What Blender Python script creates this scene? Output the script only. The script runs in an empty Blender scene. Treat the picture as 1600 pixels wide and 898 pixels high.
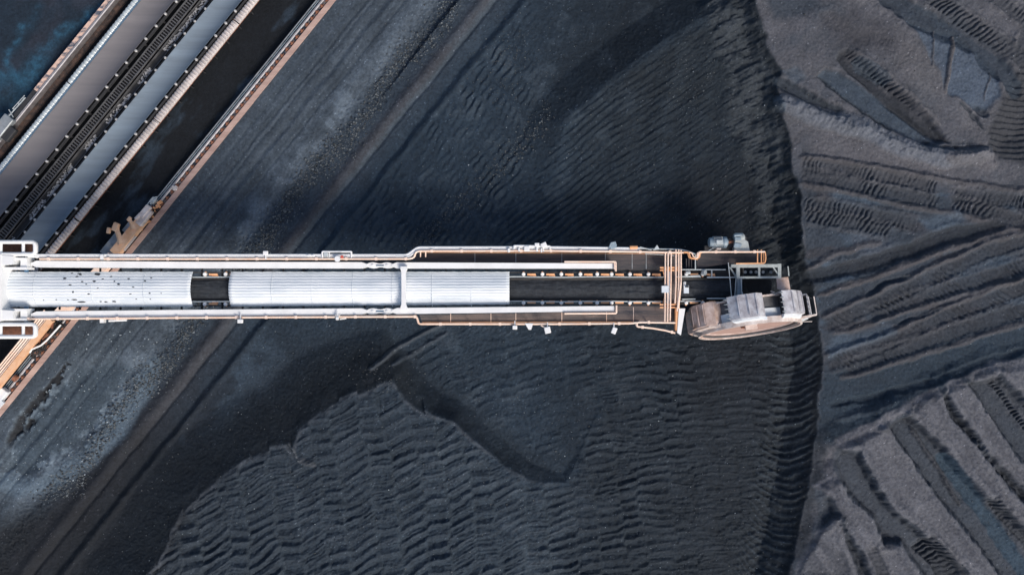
import bpy, math, random
import numpy as np
from mathutils import Vector, Matrix
random.seed(7)
R = math.radians
S = bpy.context.scene
COL = S.collection
# ------------------------------------------------------------------ measures
CAM_H = 75.0                      # height of the drone above the yard
K = 0.055 / CAM_H                 # metres per plan unit at the yard, per metre of distance


def at(u, v, z=0.0):
    """plan unit (u right, v down) on the level z -> metres"""
    f = K * (CAM_H - z)
    return Vector(((u - 800) * f, (449 - v) * f, z))


# ------------------------------------------------------------------ materials
def mat(name, col, rough=0.6, metal=0.0, var=0.25, scale=1.5, bump=0.0, bscale=20.0, col2=None, stretch=None, attr=None, spec=0.5, cut=(0.35, 0.65)):
    m = bpy.data.materials.new(name)
    m.use_nodes = True
    nt = m.node_tree
    N, L = nt.nodes, nt.links
    b = N['Principled BSDF']
    b.inputs['Roughness'].default_value = rough
    b.inputs['Metallic'].default_value = metal
    b.inputs['Specular IOR Level'].default_value = spec
    geo = N.new('ShaderNodeTexCoord')
    src = geo.outputs['Object']
    if stretch:
        mp = N.new('ShaderNodeMapping')
        mp.inputs['Rotation'].default_value = (0, 0, stretch[0])
        mp.inputs['Scale'].default_value = stretch[1]
        L.new(src, mp.inputs['Vector'])
        src = mp.outputs['Vector']
    n = N.new('ShaderNodeTexNoise')
    n.inputs['Scale'].default_value = scale
    n.inputs['Detail'].default_value = 8
    n.inputs['Roughness'].default_value = 0.65
    L.new(src, n.inputs['Vector'])
    ramp = N.new('ShaderNodeMapRange')
    ramp.inputs['From Min'].default_value = cut[0]
    ramp.inputs['From Max'].default_value = cut[1]
    L.new(n.outputs['Fac'], ramp.inputs['Value'])
    mix = N.new('ShaderNodeMix')
    mix.data_type = 'RGBA'
    c = (*col, 1)
    c2 = (*col2, 1) if col2 else (*[x * (1 - var) for x in col], 1)
    mix.inputs['A'].default_value = c2
    mix.inputs['B'].default_value = c
    L.new(ramp.outputs['Result'], mix.inputs['Factor'])
    L.new(mix.outputs['Result'], b.inputs['Base Color'])
    if attr:
        a = N.new('ShaderNodeAttribute')
        a.attribute_name = attr
        mu = N.new('ShaderNodeMix')
        mu.data_type = 'RGBA'
        mu.blend_type = 'MULTIPLY'
        mu.inputs['Factor'].default_value = 1
        L.new(a.outputs['Color'], mu.inputs['A'])
        L.new(mix.outputs['Result'], mu.inputs['B'])
        L.new(mu.outputs['Result'], b.inputs['Base Color'])
    if bump:
        n2 = N.new('ShaderNodeTexNoise')
        n2.inputs['Scale'].default_value = bscale
        n2.inputs['Detail'].default_value = 6
        n2.inputs['Roughness'].default_value = 0.7
        L.new(geo.outputs['Object'], n2.inputs['Vector'])
        bp = N.new('ShaderNodeBump')
        bp.inputs['Strength'].default_value = 1.0
        bp.inputs['Distance'].default_value = bump
        L.new(n2.outputs['Fac'], bp.inputs['Height'])
        L.new(bp.outputs['Normal'], b.inputs['Normal'])
    return m


M = {}
M['ground'] = mat('coal_ground', (1.25, 1.25, 1.25), 0.85, 0, 0, 5.0, 0.055, 6.0, (0.72, 0.72, 0.72), attr='albedo', spec=0.25, cut=(0.3, 0.7))
M['white'] = mat('white_paint', (0.80, 0.82, 0.83), 0.45, 0, 0.12, 0.8)
M['hood'] = mat('pale_sheet_metal', (0.70, 0.75, 0.79), 0.45, 0.0, 0, 0.8, 0, 1, (0.50, 0.57, 0.63), stretch=(0, (0.3, 2.2, 1)), cut=(0.3, 0.55))
M['peach'] = mat('faded_orange_paint', (0.87, 0.72, 0.62), 0.5, 0, 0, 0.9, 0, 1, (0.83, 0.57, 0.43))
M['orange'] = mat('orange_paint', (0.82, 0.46, 0.25), 0.5, 0, 0, 1.2, 0, 1, (0.62, 0.28, 0.12))
M['deck'] = mat('shaded_deck_grating', (0.088, 0.076, 0.078), 0.85, 0, 0, 1.1, 0.03, 6, (0.038, 0.042, 0.050), stretch=(0, (0.35, 3, 1)))  # upper walkway: its shade put into a darker deck colour
M['deckwarm'] = mat('lit_deck_grating', (0.20, 0.158, 0.142), 0.85, 0, 0, 1.1, 0.03, 6, (0.085, 0.082, 0.088), stretch=(0, (0.35, 3, 1)))  # lower walkway: same deck, its warm light put into the colour
M['coal'] = mat('belt_coal', (0.035, 0.042, 0.052), 0.8, 0, 0, 3, 0.05, 6, (0.018, 0.022, 0.028), spec=0.3)
M['beltgrey'] = mat('grey_belt_rubber', (0.150, 0.146, 0.158), 0.85, 0, 0, 0.6, 0, 1, (0.122, 0.120, 0.132), stretch=(R(-51), (0.05, 2.5, 1)))
M['beltblue'] = mat('blue_grey_belt_rubber', (0.150, 0.200, 0.255), 0.85, 0, 0, 0.6, 0, 1, (0.115, 0.150, 0.190), stretch=(R(-51), (0.05, 2.5, 1)))
M['frame'] = mat('blackened_steel', (0.035, 0.037, 0.042), 0.7, 0.0, 0.4, 3)
M['steel'] = mat('grey_steel', (0.36, 0.40, 0.43), 0.45, 0.3, 0.35, 2)
M['darksteel'] = mat('dull_dark_steel', (0.135, 0.14, 0.15), 0.6, 0.2, 0.45, 2)
M['palesteel'] = mat('pale_green_steel', (0.42, 0.47, 0.47), 0.5, 0.0, 0.3, 2)
M['bluesteel'] = mat('blue_grey_steel', (0.28, 0.37, 0.44), 0.45, 0.0, 0.4, 2)
M['galv'] = mat('galvanised_sheet', (0.56, 0.62, 0.64), 0.4, 0.2, 0.25, 1.2)
M['skysheen'] = mat('sky_sheen_blue', (0.17, 0.27, 0.37), 0.6, 0, 0.3, 0.8)  # blue of the sky reflected along the belt edge
M['strip'] = mat('weathered_white_sheet', (0.60, 0.56, 0.55), 0.55, 0, 0.3, 1.0)
M['roller'] = mat('roller_cap', (0.62, 0.62, 0.62), 0.4, 0.2, 0.5, 4)
M['rail'] = mat('worn_rail_steel', (0.42, 0.42, 0.45), 0.4, 0.5, 0.2, 2)
M['rust'] = mat('rust', (0.30, 0.13, 0.08), 0.85, 0, 0.6, 5, 0.02, 14)
M['pink'] = mat('rust_stained_concrete', (0.50, 0.36, 0.31), 0.85, 0, 0, 1.0, 0.02, 12, (0.34, 0.23, 0.20), stretch=(R(-51), (0.25, 1.5, 1)))
M['greyconc'] = mat('grey_concrete', (0.17, 0.16, 0.17), 0.9, 0, 0.5, 2.0, 0.02, 12)
M['wheelpink'] = mat('worn_rusty_disc_paint', (0.50, 0.34, 0.30), 0.6, 0, 0, 1.6, 0, 1, (0.33, 0.22, 0.19), stretch=(0, (0.5, 2, 2)))
M['bucket'] = mat('worn_bucket_steel', (0.68, 0.69, 0.72), 0.45, 0.2, 0, 1.6, 0, 1, (0.36, 0.34, 0.36))
M['bucketrust'] = mat('rusty_bucket_steel', (0.68, 0.56, 0.52), 0.6, 0.1, 0, 1.2, 0, 1, (0.38, 0.25, 0.19))
M['deepblue'] = mat('recess_shade_blue', (0.035, 0.11, 0.21), 0.5, 0, 0.3, 2)  # blue shade of the hinge and link recesses, as a colour
M['arm'] = mat('weathered_orange_paint', (0.82, 0.56, 0.38), 0.55, 0, 0, 1.0, 0, 1, (0.66, 0.34, 0.17))
M['rim'] = mat('pale_worn_rim', (0.80, 0.73, 0.69), 0.5, 0.1, 0, 1.5, 0, 1, (0.5, 0.4, 0.35))
M['black'] = mat('black_rubber', (0.012, 0.012, 0.014), 0.6, 0, 0.3, 3)
M['red'] = mat('red_lens', (0.55, 0.10, 0.08), 0.4, 0, 0.2, 3)
M['soot'] = mat('coal_dust_crust', (0.03, 0.034, 0.042), 0.9, 0, 0.3, 6)
M['lump'] = mat('coal_lump', (1, 1, 1), 0.55, 0, 0.4, 8, attr='albedo', spec=0.5)


# ------------------------------------------------------------------ mesh builder
ORIGIN = {}


class MB:
    def __init__(self):
        self.v, self.f, self.c = [], [], []

    def add(self, verts, faces):
        n = len(self.v)
        self.v += [tuple(p) for p in verts]
        self.f += [tuple(i + n for i in f) for f in faces]

    def box(self, c, s, m=None, b=0.0):
        x, y, z = s[0] / 2, s[1] / 2, s[2] / 2
        if b <= 0:
            P = [Vector((i * x, j * y, k * z)) for i in (-1, 1) for j in (-1, 1) for k in (-1, 1)]
            F = [(0, 1, 3, 2), (4, 6, 7, 5), (0, 4, 5, 1), (2, 3, 7, 6), (0, 2, 6, 4), (1, 5, 7, 3)]
        else:                     # chamfered top and bottom rim and corners
            def ring(xx, yy, zz):
                return [Vector(p) for p in ((-xx + b, -yy, zz), (xx - b, -yy, zz), (xx, -yy + b, zz), (xx, yy - b, zz), (xx - b, yy, zz), (-xx + b, yy, zz), (-xx, yy - b, zz), (-xx, -yy + b, zz))]
            P = ring(x - b, y - b, -z) + ring(x, y, -z + b) + ring(x, y, z - b) + ring(x - b, y - b, z)
            F = [tuple(range(7, -1, -1)), tuple(range(24, 32))]
            for k in range(3):
                for i in range(8):
                    j = (i + 1) % 8
                    F.append((k * 8 + i, k * 8 + j, k * 8 + 8 + j, k * 8 + 8 + i))
        if m:
            P = [m @ p for p in P]
        self.add([p + Vector(c) for p in P], F)
        return self

    def bar(self, p0, p1, w, h, up=(0, 0, 1)):
        p0, p1 = Vector(p0), Vector(p1)
        d = (p1 - p0).normalized()
        up = Vector(up)
        if abs(d.dot(up)) > 0.99:
            up = Vector((0, 1, 0))
        s = d.cross(up).normalized()
        t = s.cross(d).normalized()
        P = []
        for p in (p0, p1):
            for a, b in ((-1, -1), (1, -1), (1, 1), (-1, 1)):
                P.append(p + s * a * w / 2 + t * b * h / 2)
        self.add(P, [(0, 1, 2, 3), (7, 6, 5, 4), (0, 4, 5, 1), (1, 5, 6, 2), (2, 6, 7, 3), (3, 7, 4, 0)])
        return self

    def tube(self, pts, r, n=8, cap=True):
        pts = [Vector(p) for p in pts]
        rr = r if isinstance(r, (list, tuple)) else [r] * len(pts)
        rings = []
        ref = Vector((0, 0, 1))
        for i, p in enumerate(pts):
            a = pts[max(0, i - 1)]
            b = pts[min(len(pts) - 1, i + 1)]
            d = (b - a).normalized()
            x = d.cross(ref)
            if x.length < 0.05:
                x = d.cross(Vector((0, 1, 0)))
            x.normalize()
            y = x.cross(d).normalized()
            rings.append([p + (x * math.cos(t) + y * math.sin(t)) * rr[i] for t in [2 * math.pi * k / n for k in range(n)]])
        V = [q for ring in rings for q in ring]
        F = []
        for i in range(len(pts) - 1):
            for k in range(n):
                j = (k + 1) % n
                F.append((i * n + k, i * n + j, (i + 1) * n + j, (i + 1) * n + k))
        if cap:
            F.append(tuple(range(n - 1, -1, -1)))
            F.append(tuple((len(pts) - 1) * n + k for k in range(n)))
        self.add(V, F)
        return self

    def prism(self, poly, z0, z1, tr=None):
        """vertical prism over a plan polygon of (x, y); tr maps a Vector afterwards"""
        n = len(poly)
        V = [Vector((p[0], p[1], z0)) for p in poly] + [Vector((p[0], p[1], z1)) for p in poly]
        if tr:
            V = [tr(p) for p in V]
        F = [tuple(range(n - 1, -1, -1)), tuple(range(n, 2 * n))]
        for i in range(n):
            j = (i + 1) % n
            F.append((i, j, n + j, n + i))
        self.add(V, F)
        return self

    def sweep(self, prof, frames, closed=False, cap=False):
        """prof: list of (a, b); frames: list of functions (a, b) -> Vector"""
        n = len(prof)
        V = [f(a, b) for f in frames for a, b in prof]
        F = []
        m = n if closed else n - 1
        for i in range(len(frames) - 1):
            for k in range(m):
                j = (k + 1) % n
                F.append((i * n + k, i * n + j, (i + 1) * n + j, (i + 1) * n + k))
        if cap:
            F.append(tuple(range(n - 1, -1, -1)))
            F.append(tuple((len(frames) - 1) * n + k for k in range(n)))
        self.add(V, F)
        return self

    def build(self, name, m, parent=None, smooth=False, local=False):
        """local: the vertices are already relative to the parent"""
        o0 = Vector((0, 0, 0))
        if parent is not None and not local:
            o0 = ORIGIN[parent.name]
        me = bpy.data.meshes.new(name)
        me.from_pydata([tuple(Vector(p) - o0) for p in self.v], [], self.f)
        me.validate()
        me.update()
        import bmesh
        bm = bmesh.new()
        bm.from_mesh(me)
        bmesh.ops.recalc_face_normals(bm, faces=bm.faces)
        bm.to_mesh(me)
        bm.free()
        if smooth:
            me.polygons.foreach_set('use_smooth', [True] * len(me.polygons))
            me.set_sharp_from_angle(angle=R(smooth if smooth > 1 else 35))
        me.materials.append(m)
        o = bpy.data.objects.new(name, me)
        COL.objects.link(o)
        if parent is not None:
            o.parent = parent
            ORIGIN[o.name] = ORIGIN[parent.name] if not local else ORIGIN[parent.name]
        else:
            ORIGIN[o.name] = Vector((0, 0, 0))
        return o


def thing(name, label, cat, loc=(0, 0, 0), group=None):
    o = bpy.data.objects.new(name, None)
    COL.objects.link(o)
    o.location = loc
    o.empty_display_size = 0.5
    ORIGIN[o.name] = Vector(loc)
    o['label'] = label
    o['category'] = cat
    if group:
        o['group'] = group
    return o


def tag(o, label=None, cat=None, group=None, kind=None):
    if label: o['label'] = label
    if cat: o['category'] = cat
    if group: o['group'] = group
    if kind: o['kind'] = kind
    return o


# ------------------------------------------------------------------ noise
def hashgrid(ix, iy, seed):
    h = (ix.astype(np.int64) * 374761393 + iy.astype(np.int64) * 668265263 + seed * 1442695041) & 0xffffffff
    h = ((h ^ (h >> 13)) * 1274126177) & 0xffffffff
    h = (h ^ (h >> 16)) & 0xffffffff
    return h.astype(np.float64) / 4294967295.0


def vnoise(x, y, seed=0):
    ix, iy = np.floor(x), np.floor(y)
    fx, fy = x - ix, y - iy
    fx = fx * fx * fx * (fx * (fx * 6 - 15) + 10)
    fy = fy * fy * fy * (fy * (fy * 6 - 15) + 10)
    a = hashgrid(ix, iy, seed); b = hashgrid(ix + 1, iy, seed)
    c = hashgrid(ix, iy + 1, seed); d = hashgrid(ix + 1, iy + 1, seed)
    return (a + (b - a) * fx + (c - a) * fy + (a - b - c + d) * fx * fy) * 2 - 1


def fbm(x, y, seed=0, o=4, g=0.5):
    t = np.zeros_like(x); a = 1.0; f = 1.0; n = 0
    for i in range(o):
        c, s_ = math.cos(0.5 + i), math.sin(0.5 + i)
        t += a * vnoise((c * x - s_ * y) * f + 17.3 * i, (s_ * x + c * y) * f - 9.1 * i, seed + i)
        n += a; a *= g; f *= 2.03
    return t / n


def sst(a, b, x):
    t = np.clip((x - a) / (b - a), 0, 1)
    return t * t * (3 - 2 * t)


def pdist(U, V, poly):
    """distance to a polyline, arc length at the nearest point, side (+ to the right-hand of travel on a v-down plan)"""
    best = np.full(U.shape, 1e18); al = np.zeros(U.shape); sd = np.ones(U.shape)
    acc = 0.0
    for (x0, y0), (x1, y1) in zip(poly[:-1], poly[1:]):
        dx, dy = x1 - x0, y1 - y0
        L = math.hypot(dx, dy)
        t = np.clip(((U - x0) * dx + (V - y0) * dy) / (L * L), 0, 1)
        ex, ey = U - x0 - t * dx, V - y0 - t * dy
        d2 = ex * ex + ey * ey
        m = d2 < best
        best = np.where(m, d2, best)
        al = np.where(m, acc + t * L, al)
        sd = np.where(m, np.sign(dx * (V - y0) - dy * (U - x0)), sd)
        acc += L
    return np.sqrt(best), al, sd


def poly_sd(U, V, poly):
    """signed distance to a closed polygon, positive inside"""
    P = list(poly) + [poly[0]]
    d, _, _ = pdist(U, V, P)
    ins = np.zeros(U.shape, bool)
    for (x0, y0), (x1, y1) in zip(P[:-1], P[1:]):
        if y0 == y1:
            continue
        c = ((y0 > V) != (y1 > V)) & (U < (x1 - x0) * (V - y0) / (y1 - y0) + x0)
        ins ^= c
    return np.where(ins, d, -d)


# ------------------------------------------------------------------ terrain
NQ = (0.778, 0.628)               # across the stockyard lanes


def axis(half, step):
    a = list(np.arange(-half, half + step / 2, step))
    x, s_ = half, step
    ext = []
    while x < 2600:
        s_ *= 1.28
        x += s_
        ext.append(x)
    return np.array([-e for e in ext[::-1]] + a + ext)


STEP = 0.072
xs, ys = axis(46.0, STEP), axis(26.5, STEP)
X, Y = np.meshgrid(xs, ys)
u0 = 800 + X / 0.055
v0 = 449 - Y / 0.055


def cutedge(poly, z):             # plan place of an edge seen at level z
    f = (CAM_H - z) / CAM_H
    return [(800 + (u - 800) * f, 449 + (v - 449) * f) for u, v in poly]


def smax(a, b, k=0.07):
    h = np.clip(0.5 + 0.5 * (a - b) / k, 0, 1)
    return b + (a - b) * h + k * h * (1 - h)


Wn1 = fbm(u0 / 60, v0 / 60, 11, 4)
Wn2 = fbm(u0 / 60, v0 / 60, 23, 4)
ue, ve = u0 + 3 * Wn1 + 1.5 * fbm(u0 / 14, v0 / 14, 13, 3), v0 + 3 * Wn2
BENCH = 2.8
EDGE = cutedge([(1120, -900), (1175, -40), (1192, 30), (1203, 75), (1214, 130), (1222, 175), (1238, 235), (1249, 300), (1255, 380), (1272, 440), (1281, 520), (1286, 600), (1274, 690), (1262, 770), (1244, 850), (1225, 910), (1100, 1600)], BENCH)
upe = sst(400, 230, v0)
dE, alE, sE = pdist(u0 + 5 * Wn1 + 4 * fbm(u0 / 18, v0 / 18, 5, 3) + upe * (13 * fbm(u0 / 300, v0 / 46, 6, 2) + 5 * fbm(u0 / 60, v0 / 20, 7, 2)), v0 + 4 * Wn2, EDGE)
dE = dE * np.where(sE < 0, 1, -1)             # + right of the edge
wE = 60 + 14 * sst(300, 150, v0) + 10 * fbm(u0 / 90, v0 / 90, 31, 2)
Hb = BENCH * np.clip((dE + wE) / wE, 0, 1) ** 1.15
M1 = cutedge([(150, 1200), (205, 930), (250, 880), (280, 820), (300, 785), (345, 748), (400, 708), (425, 697), (452, 694), (462, 712), (468, 690), (475, 668), (520, 628), (560, 612), (588, 602), (615, 596), (640, 624), (672, 648), (706, 660), (740, 690), (790, 730), (820, 746), (850, 755), (885, 755), (905, 720), (935, 650), (990, 560), (1100, 520), (1300, 520), (1300, 1200)], 1.8)
jag = hashgrid(np.floor((u0 - 0.27 * v0) / 31), u0 * 0, 55) - 0.5
s1 = poly_sd(ue, ve, M1)
s1 = s1 + 7 * jag * sst(-16, -2, s1) * sst(24, 6, s1) * sst(930, 800, u0)
g1 = np.interp(u0, [300, 580, 660, 800, 900], [2.5, 2.4, 2.1, 1.6, 0.95])
w1 = np.interp(u0, [400, 600, 640, 700], [95, 85, 38, 34])
H1 = g1 * np.clip((s1 + w1) / w1, 0, 1) ** 1.2
H2 = 0.95 * sst(700, 980, u0 + 20 * Wn1) * sst(470, 560, v0 + 0.4 * u0 - 330) + 0.55 * sst(560, 700, u0) * sst(520, 440, v0)
M2 = cutedge([(1300, 8), (1185, 12), (1130, 16), (1090, 30), (1050, 55), (1010, 85), (985, 100), (940, 135), (898, 173), (880, 197), (874, 260), (872, 330), (880, 400), (900, 470), (1300, 470)], 2)
s2 = poly_sd(ue, ve, M2)
g2 = np.interp(v0, [20, 190, 300, 470], [2.1, 1.8, 1.15, 0.85])
w2 = np.interp(v0, [60, 190, 300], [80, 85, 190])
H3 = g2 * np.clip((s2 + w2) / w2, 0, 1) ** 1.2
q0 = NQ[0] * u0 + NQ[1] * v0
Z0 = smax(smax(H1, H2), H3)
Z0 = np.where(q0 < 560, np.minimum(Z0, 0.02 + 0 * Z0), Z0)
Z0 = Z0 + 0.34 * sst(630, 641, q0 + 3 * Wn1 + 2 * fbm(u0 / 20, v0 / 20, 15, 2)) * sst(1000, 700, u0)
Z0 = np.maximum(Z0, Hb)
Z0 -= 0.75 * sst(386, 378, q0)
# darker hollow at the far right of the frame
HOL = [(1700, 20), (1592, 92), (1570, 130), (1548, 180), (1538, 205), (1536, 232), (1552, 250), (1580, 262), (1700, 268)]
f0 = CAM_H / (CAM_H - Z0)
ua = 800 + (u0 - 800) * f0        # where the ground stands on the photo's plan
va = 449 + (v0 - 449) * f0
sH = poly_sd(ua + 5 * Wn1, va + 5 * Wn2, HOL)
inb = sst(0, 14, dE)              # on top of the bench
Z = Z0.copy()
Z -= 1.1 * sst(0, 60, sH) * inb
frame = sst(1000, 850, np.abs(u0 - 800)) * sst(650, 520, np.abs(v0 - 449))
N3 = fbm(ua / 9, va / 9, 41, 3)
N4 = fbm(ua / 28, va / 28, 43, 4)
N5 = fbm(ua / 3.2, va / 3.2, 47, 2)

# broad colour layers (linear albedo)
def C(*c): return np.array(c)[None, None, :]
A = np.zeros(X.shape + (3,))
A[:] = C(0.0225, 0.0330, 0.0450)


def paint(mask, col, k=1.0):
    global A
    m = np.clip(mask * k, 0, 1)[..., None]
    A = A * (1 - m) + C(*col) * m


qa = NQ[0] * ua + NQ[1] * va
pa = -NQ[1] * ua + NQ[0] * va
qn = qa + 9 * N4 + 3 * N3
ql = qa + 1.8 * Wn1 + 0.8 * N4 + 0.5 * N3
# lanes near the rails: blue-grey compacted yard floor
yard = sst(400, 412, qa) * sst(632, 600, qn)
yb = 1 + 0.35 * sst(480, 560, va)
paint(yard, (0.050, 0.061, 0.073))
paint(yard * sst(470, 560, va) * sst(400, 440, qa) * sst(300, 100, ua), (0.078, 0.093, 0.106), 0.85)
streak = fbm(qa / 7, pa / 160, 51, 4)
paint(yard * np.clip(1.0 * streak + 0.6 * fbm(ua / 50, va / 50, 52, 4), 0, 1), (0.088, 0.102, 0.118), 0.8)
paint(yard * np.clip(-0.9 * streak - 0.6 * fbm(ua / 50, va / 50, 52, 4), 0, 1), (0.034, 0.042, 0.051), 0.8)
paint(yard * sst(486, 520, qn) * sst(566, 532, qn) * sst(-0.5, 0.4, N4), (0.120, 0.140, 0.160), 0.8)
paint(sst(530, 548, qn) * sst(592, 570, qn), (0.030, 0.040, 0.052), 0.85)
paint(sst(574, 586, ql) * sst(602, 594, ql), (0.050, 0.046, 0.050), 0.65)
paint(sst(602, 612, ql) * sst(640, 632, ql), (0.031, 0.042, 0.055), 0.8)
low = sst(430, 640, va) * sst(1080, 380, ua + 0.3 * va)
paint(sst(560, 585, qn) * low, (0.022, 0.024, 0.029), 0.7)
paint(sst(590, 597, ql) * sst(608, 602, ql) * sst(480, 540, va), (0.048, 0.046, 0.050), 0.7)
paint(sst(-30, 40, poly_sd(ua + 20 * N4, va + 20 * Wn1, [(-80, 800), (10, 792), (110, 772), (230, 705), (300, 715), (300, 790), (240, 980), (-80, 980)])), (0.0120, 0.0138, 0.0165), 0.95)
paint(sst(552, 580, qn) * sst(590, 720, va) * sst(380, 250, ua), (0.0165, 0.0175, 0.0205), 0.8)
paint(sst(642, 650, ql) * sst(720, 655, ql) * sst(500, 560, va) * sst(720, 640, va) * sst(-0.2, 0.3, N4), (0.046, 0.060, 0.076), 0.7)
# corridor between the rails: wet fines
cor = sst(392, 384, qa)
paint(cor, (0.010, 0.011, 0.013))
cst = fbm(qa / 24, pa / 70, 57, 4)
paint(cor * sst(0.08, 0.5, cst) * sst(300, 330, qa), (0.036, 0.048, 0.062), 0.8)
out = sst(136, 128, qa)
paint(out, (0.016, 0.024, 0.034))
paint(out * sst(-0.1, 0.5, fbm(qa / 40, pa / 70, 61, 3)), (0.030, 0.032, 0.042), 0.9)
bl_ = out[:0]
for pl_, w_, k_ in (([(162, 12), (128, 34), (92, 54), (66, 82), (58, 102), (38, 128)], 9, 0.8), ([(34, 44), (27, 62), (15, 84), (12, 100), (30, 124)], 6, 0.75), ([(58, 90), (44, 132), (30, 170), (20, 190)], 16, 0.4), ([(-10, 120), (14, 119), (36, 126)], 8, 0.7), ([(60, 5), (52, 30), (48, 40)], 7, 0.3)):
    d_ = pdist(ua + 5 * N4 + 3 * Wn1, va + 5 * N3 * 0.6 + 4 * N4, pl_)[0]
    paint(out * np.exp(-(d_ / w_) ** 2) * (0.75 + 0.7 * N3), (0.030, 0.088, 0.130), k_)
paint(out * sst(100, 130, va) * sst(70, 10, ua) * (0.6 + 0.6 * N4), (0.022, 0.066, 0.098), 0.7)
# mounds; loose coal faces painted darker, their slope shade included
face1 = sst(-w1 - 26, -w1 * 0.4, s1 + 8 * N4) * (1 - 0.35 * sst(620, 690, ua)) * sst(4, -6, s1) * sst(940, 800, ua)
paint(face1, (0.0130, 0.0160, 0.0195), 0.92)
face2 = sst(-w2 - 20, -w2 * 0.5, s2) * sst(4, -8, s2) * sst(310, 170, va)
paint(face2, (0.0160, 0.0220, 0.0290), 0.55)
paint(sst(760, 880, ua + 25 * Wn1) * sst(1180, 1000, ua) * sst(300, 150, va) * sst(0, -20, s2), (0.0150, 0.0210, 0.0280), 0.55)
paint(sst(0, 20, s2) * sst(200, 420, va), (0.0170, 0.0235, 0.0310), 0.75)
paint(sst(0, 20, s2) * sst(300, 80, va + 30 * N4), (0.0270, 0.0320, 0.0370), 0.7)
paint(sst(990, 1130, ua + 30 * Wn1) * sst(0, -40, dE) * sst(150, 320, va), (0.0135, 0.0175, 0.0230), 0.8)
paint(sst(0, 20, s1) * sst(560, 700, va), (0.0300, 0.0370, 0.0450), 0.6)
paint(sst(0.05, 0.5, N4) * sst(560, 640, ua) * sst(1150, 950, ua) * (1 - face1), (0.0420, 0.0510, 0.0610), 0.55)
# the cut face
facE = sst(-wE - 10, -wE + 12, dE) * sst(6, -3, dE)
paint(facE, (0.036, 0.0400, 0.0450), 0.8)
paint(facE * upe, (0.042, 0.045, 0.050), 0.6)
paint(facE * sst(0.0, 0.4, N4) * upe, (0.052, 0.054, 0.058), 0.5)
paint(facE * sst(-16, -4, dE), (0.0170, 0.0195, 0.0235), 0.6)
# bench top
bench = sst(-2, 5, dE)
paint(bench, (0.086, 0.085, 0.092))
bn = fbm(ua / 75, va / 75, 71, 4)
paint(bench * sst(0.0, 0.5, bn), (0.048, 0.056, 0.067), 0.8)
paint(bench * sst(0.0, 0.5, -bn), (0.124, 0.118, 0.120), 0.8)
paint(bench * np.clip(2.0 * fbm((ua + va) / 14, (ua - va) / 60, 79, 4), 0, 1), (0.100, 0.096, 0.100), 0.5)
paint(bench * np.clip(2.0 * fbm((ua + va) / 18, (ua - va) / 80, 80, 4), 0, 1), (0.056, 0.058, 0.064), 0.5)
dz = bench * sst(262, 285, va + 8 * N4 - 0.12 * (ua - 1250)) * sst(12, -8, va - np.interp(ua, [1250, 1300, 1400, 1500, 1600], [700, 690, 632, 588, 560]) + 6 * N3)
paint(dz, (0.034, 0.044, 0.056), 0.9)
paint(dz * sst(0.05, 0.35, fbm(ua / 45, va / 22, 73, 4)), (0.050, 0.069, 0.090), 0.8)
paint(dz * sst(0.05, 0.35, fbm(ua / 60, va / 25, 75, 4)), (0.052, 0.048, 0.051), 0.6)
paint(dz * sst(560, 590, va + 0.28 * (ua - 1290)), (0.022, 0.035, 0.048), 0.85)
paint(bench * sst(0, 12, sH), (0.034, 0.036, 0.041), 0.9)
# left margin of the lower bench: heaps of loose coal below the corner
paint(bench * sst(22, 8, dE + 4 * N3) * sst(640, 700, va), (0.022, 0.027, 0.033), 0.85)


def box_of(poly, m):
    us = [p[0] for p in poly]; vs = [p[1] for p in poly]
    mask = (ua > min(us) - m) & (ua < max(us) + m) & (va > min(vs) - m) & (va < max(vs) + m)
    r = np.where(mask.any(1))[0]; c = np.where(mask.any(0))[0]
    if len(r) == 0 or len(c) == 0:
        return None
    return slice(r[0], r[-1] + 1), slice(c[0], c[-1] + 1)


def paint_at(b, mask, col, k=1.0):
    m = np.clip(mask * k, 0, 1)[..., None]
    A[b] = A[b] * (1 - m) + C(*col) * m


def track(poly, w, amp=0.075, per=8.2, sink=0.05, col=(0.040, 0.043, 0.049), skew=0.35):
    b = box_of(poly, w + 10)
    if b is None: return
    U, V = ua[b] + 1.5 * N4[b], va[b] + 1.5 * N3[b]
    d, al, sd = pdist(U, V, poly)
    L = sum(math.dist(a, c) for a, c in zip(poly[:-1], poly[1:]))
    ends = sst(0, 12, al) * sst(L, L - 12, al)
    m = sst(w / 2 + 1.5, w / 2 - 2.5, d) * ends
    ph = (al + skew * d * sd + 4.5 * N4[b] + 0.8 * N3[b]) / per * 2 * math.pi
    wob = np.clip(0.55 + 0.5 * N4[b] + 1.1 * fbm(U / 34, V / 34, 66, 2), 0.12, 1.5)
    Z[b] += m * (amp * wob * (np.sin(ph) + 0.25 * np.sin(2 * ph + 1)) - sink) + 0.10 * sst(6, 1, np.abs(d - w / 2 - 2)) * ends * (0.6 + N3[b])
    paint_at(b, m, col, 0.7)
    paint_at(b, sst(5, 1, np.abs(d - w / 2 - 3)) * ends * (0.5 + 0.8 * N4[b]), (0.074, 0.071, 0.074), 0.55)


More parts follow.
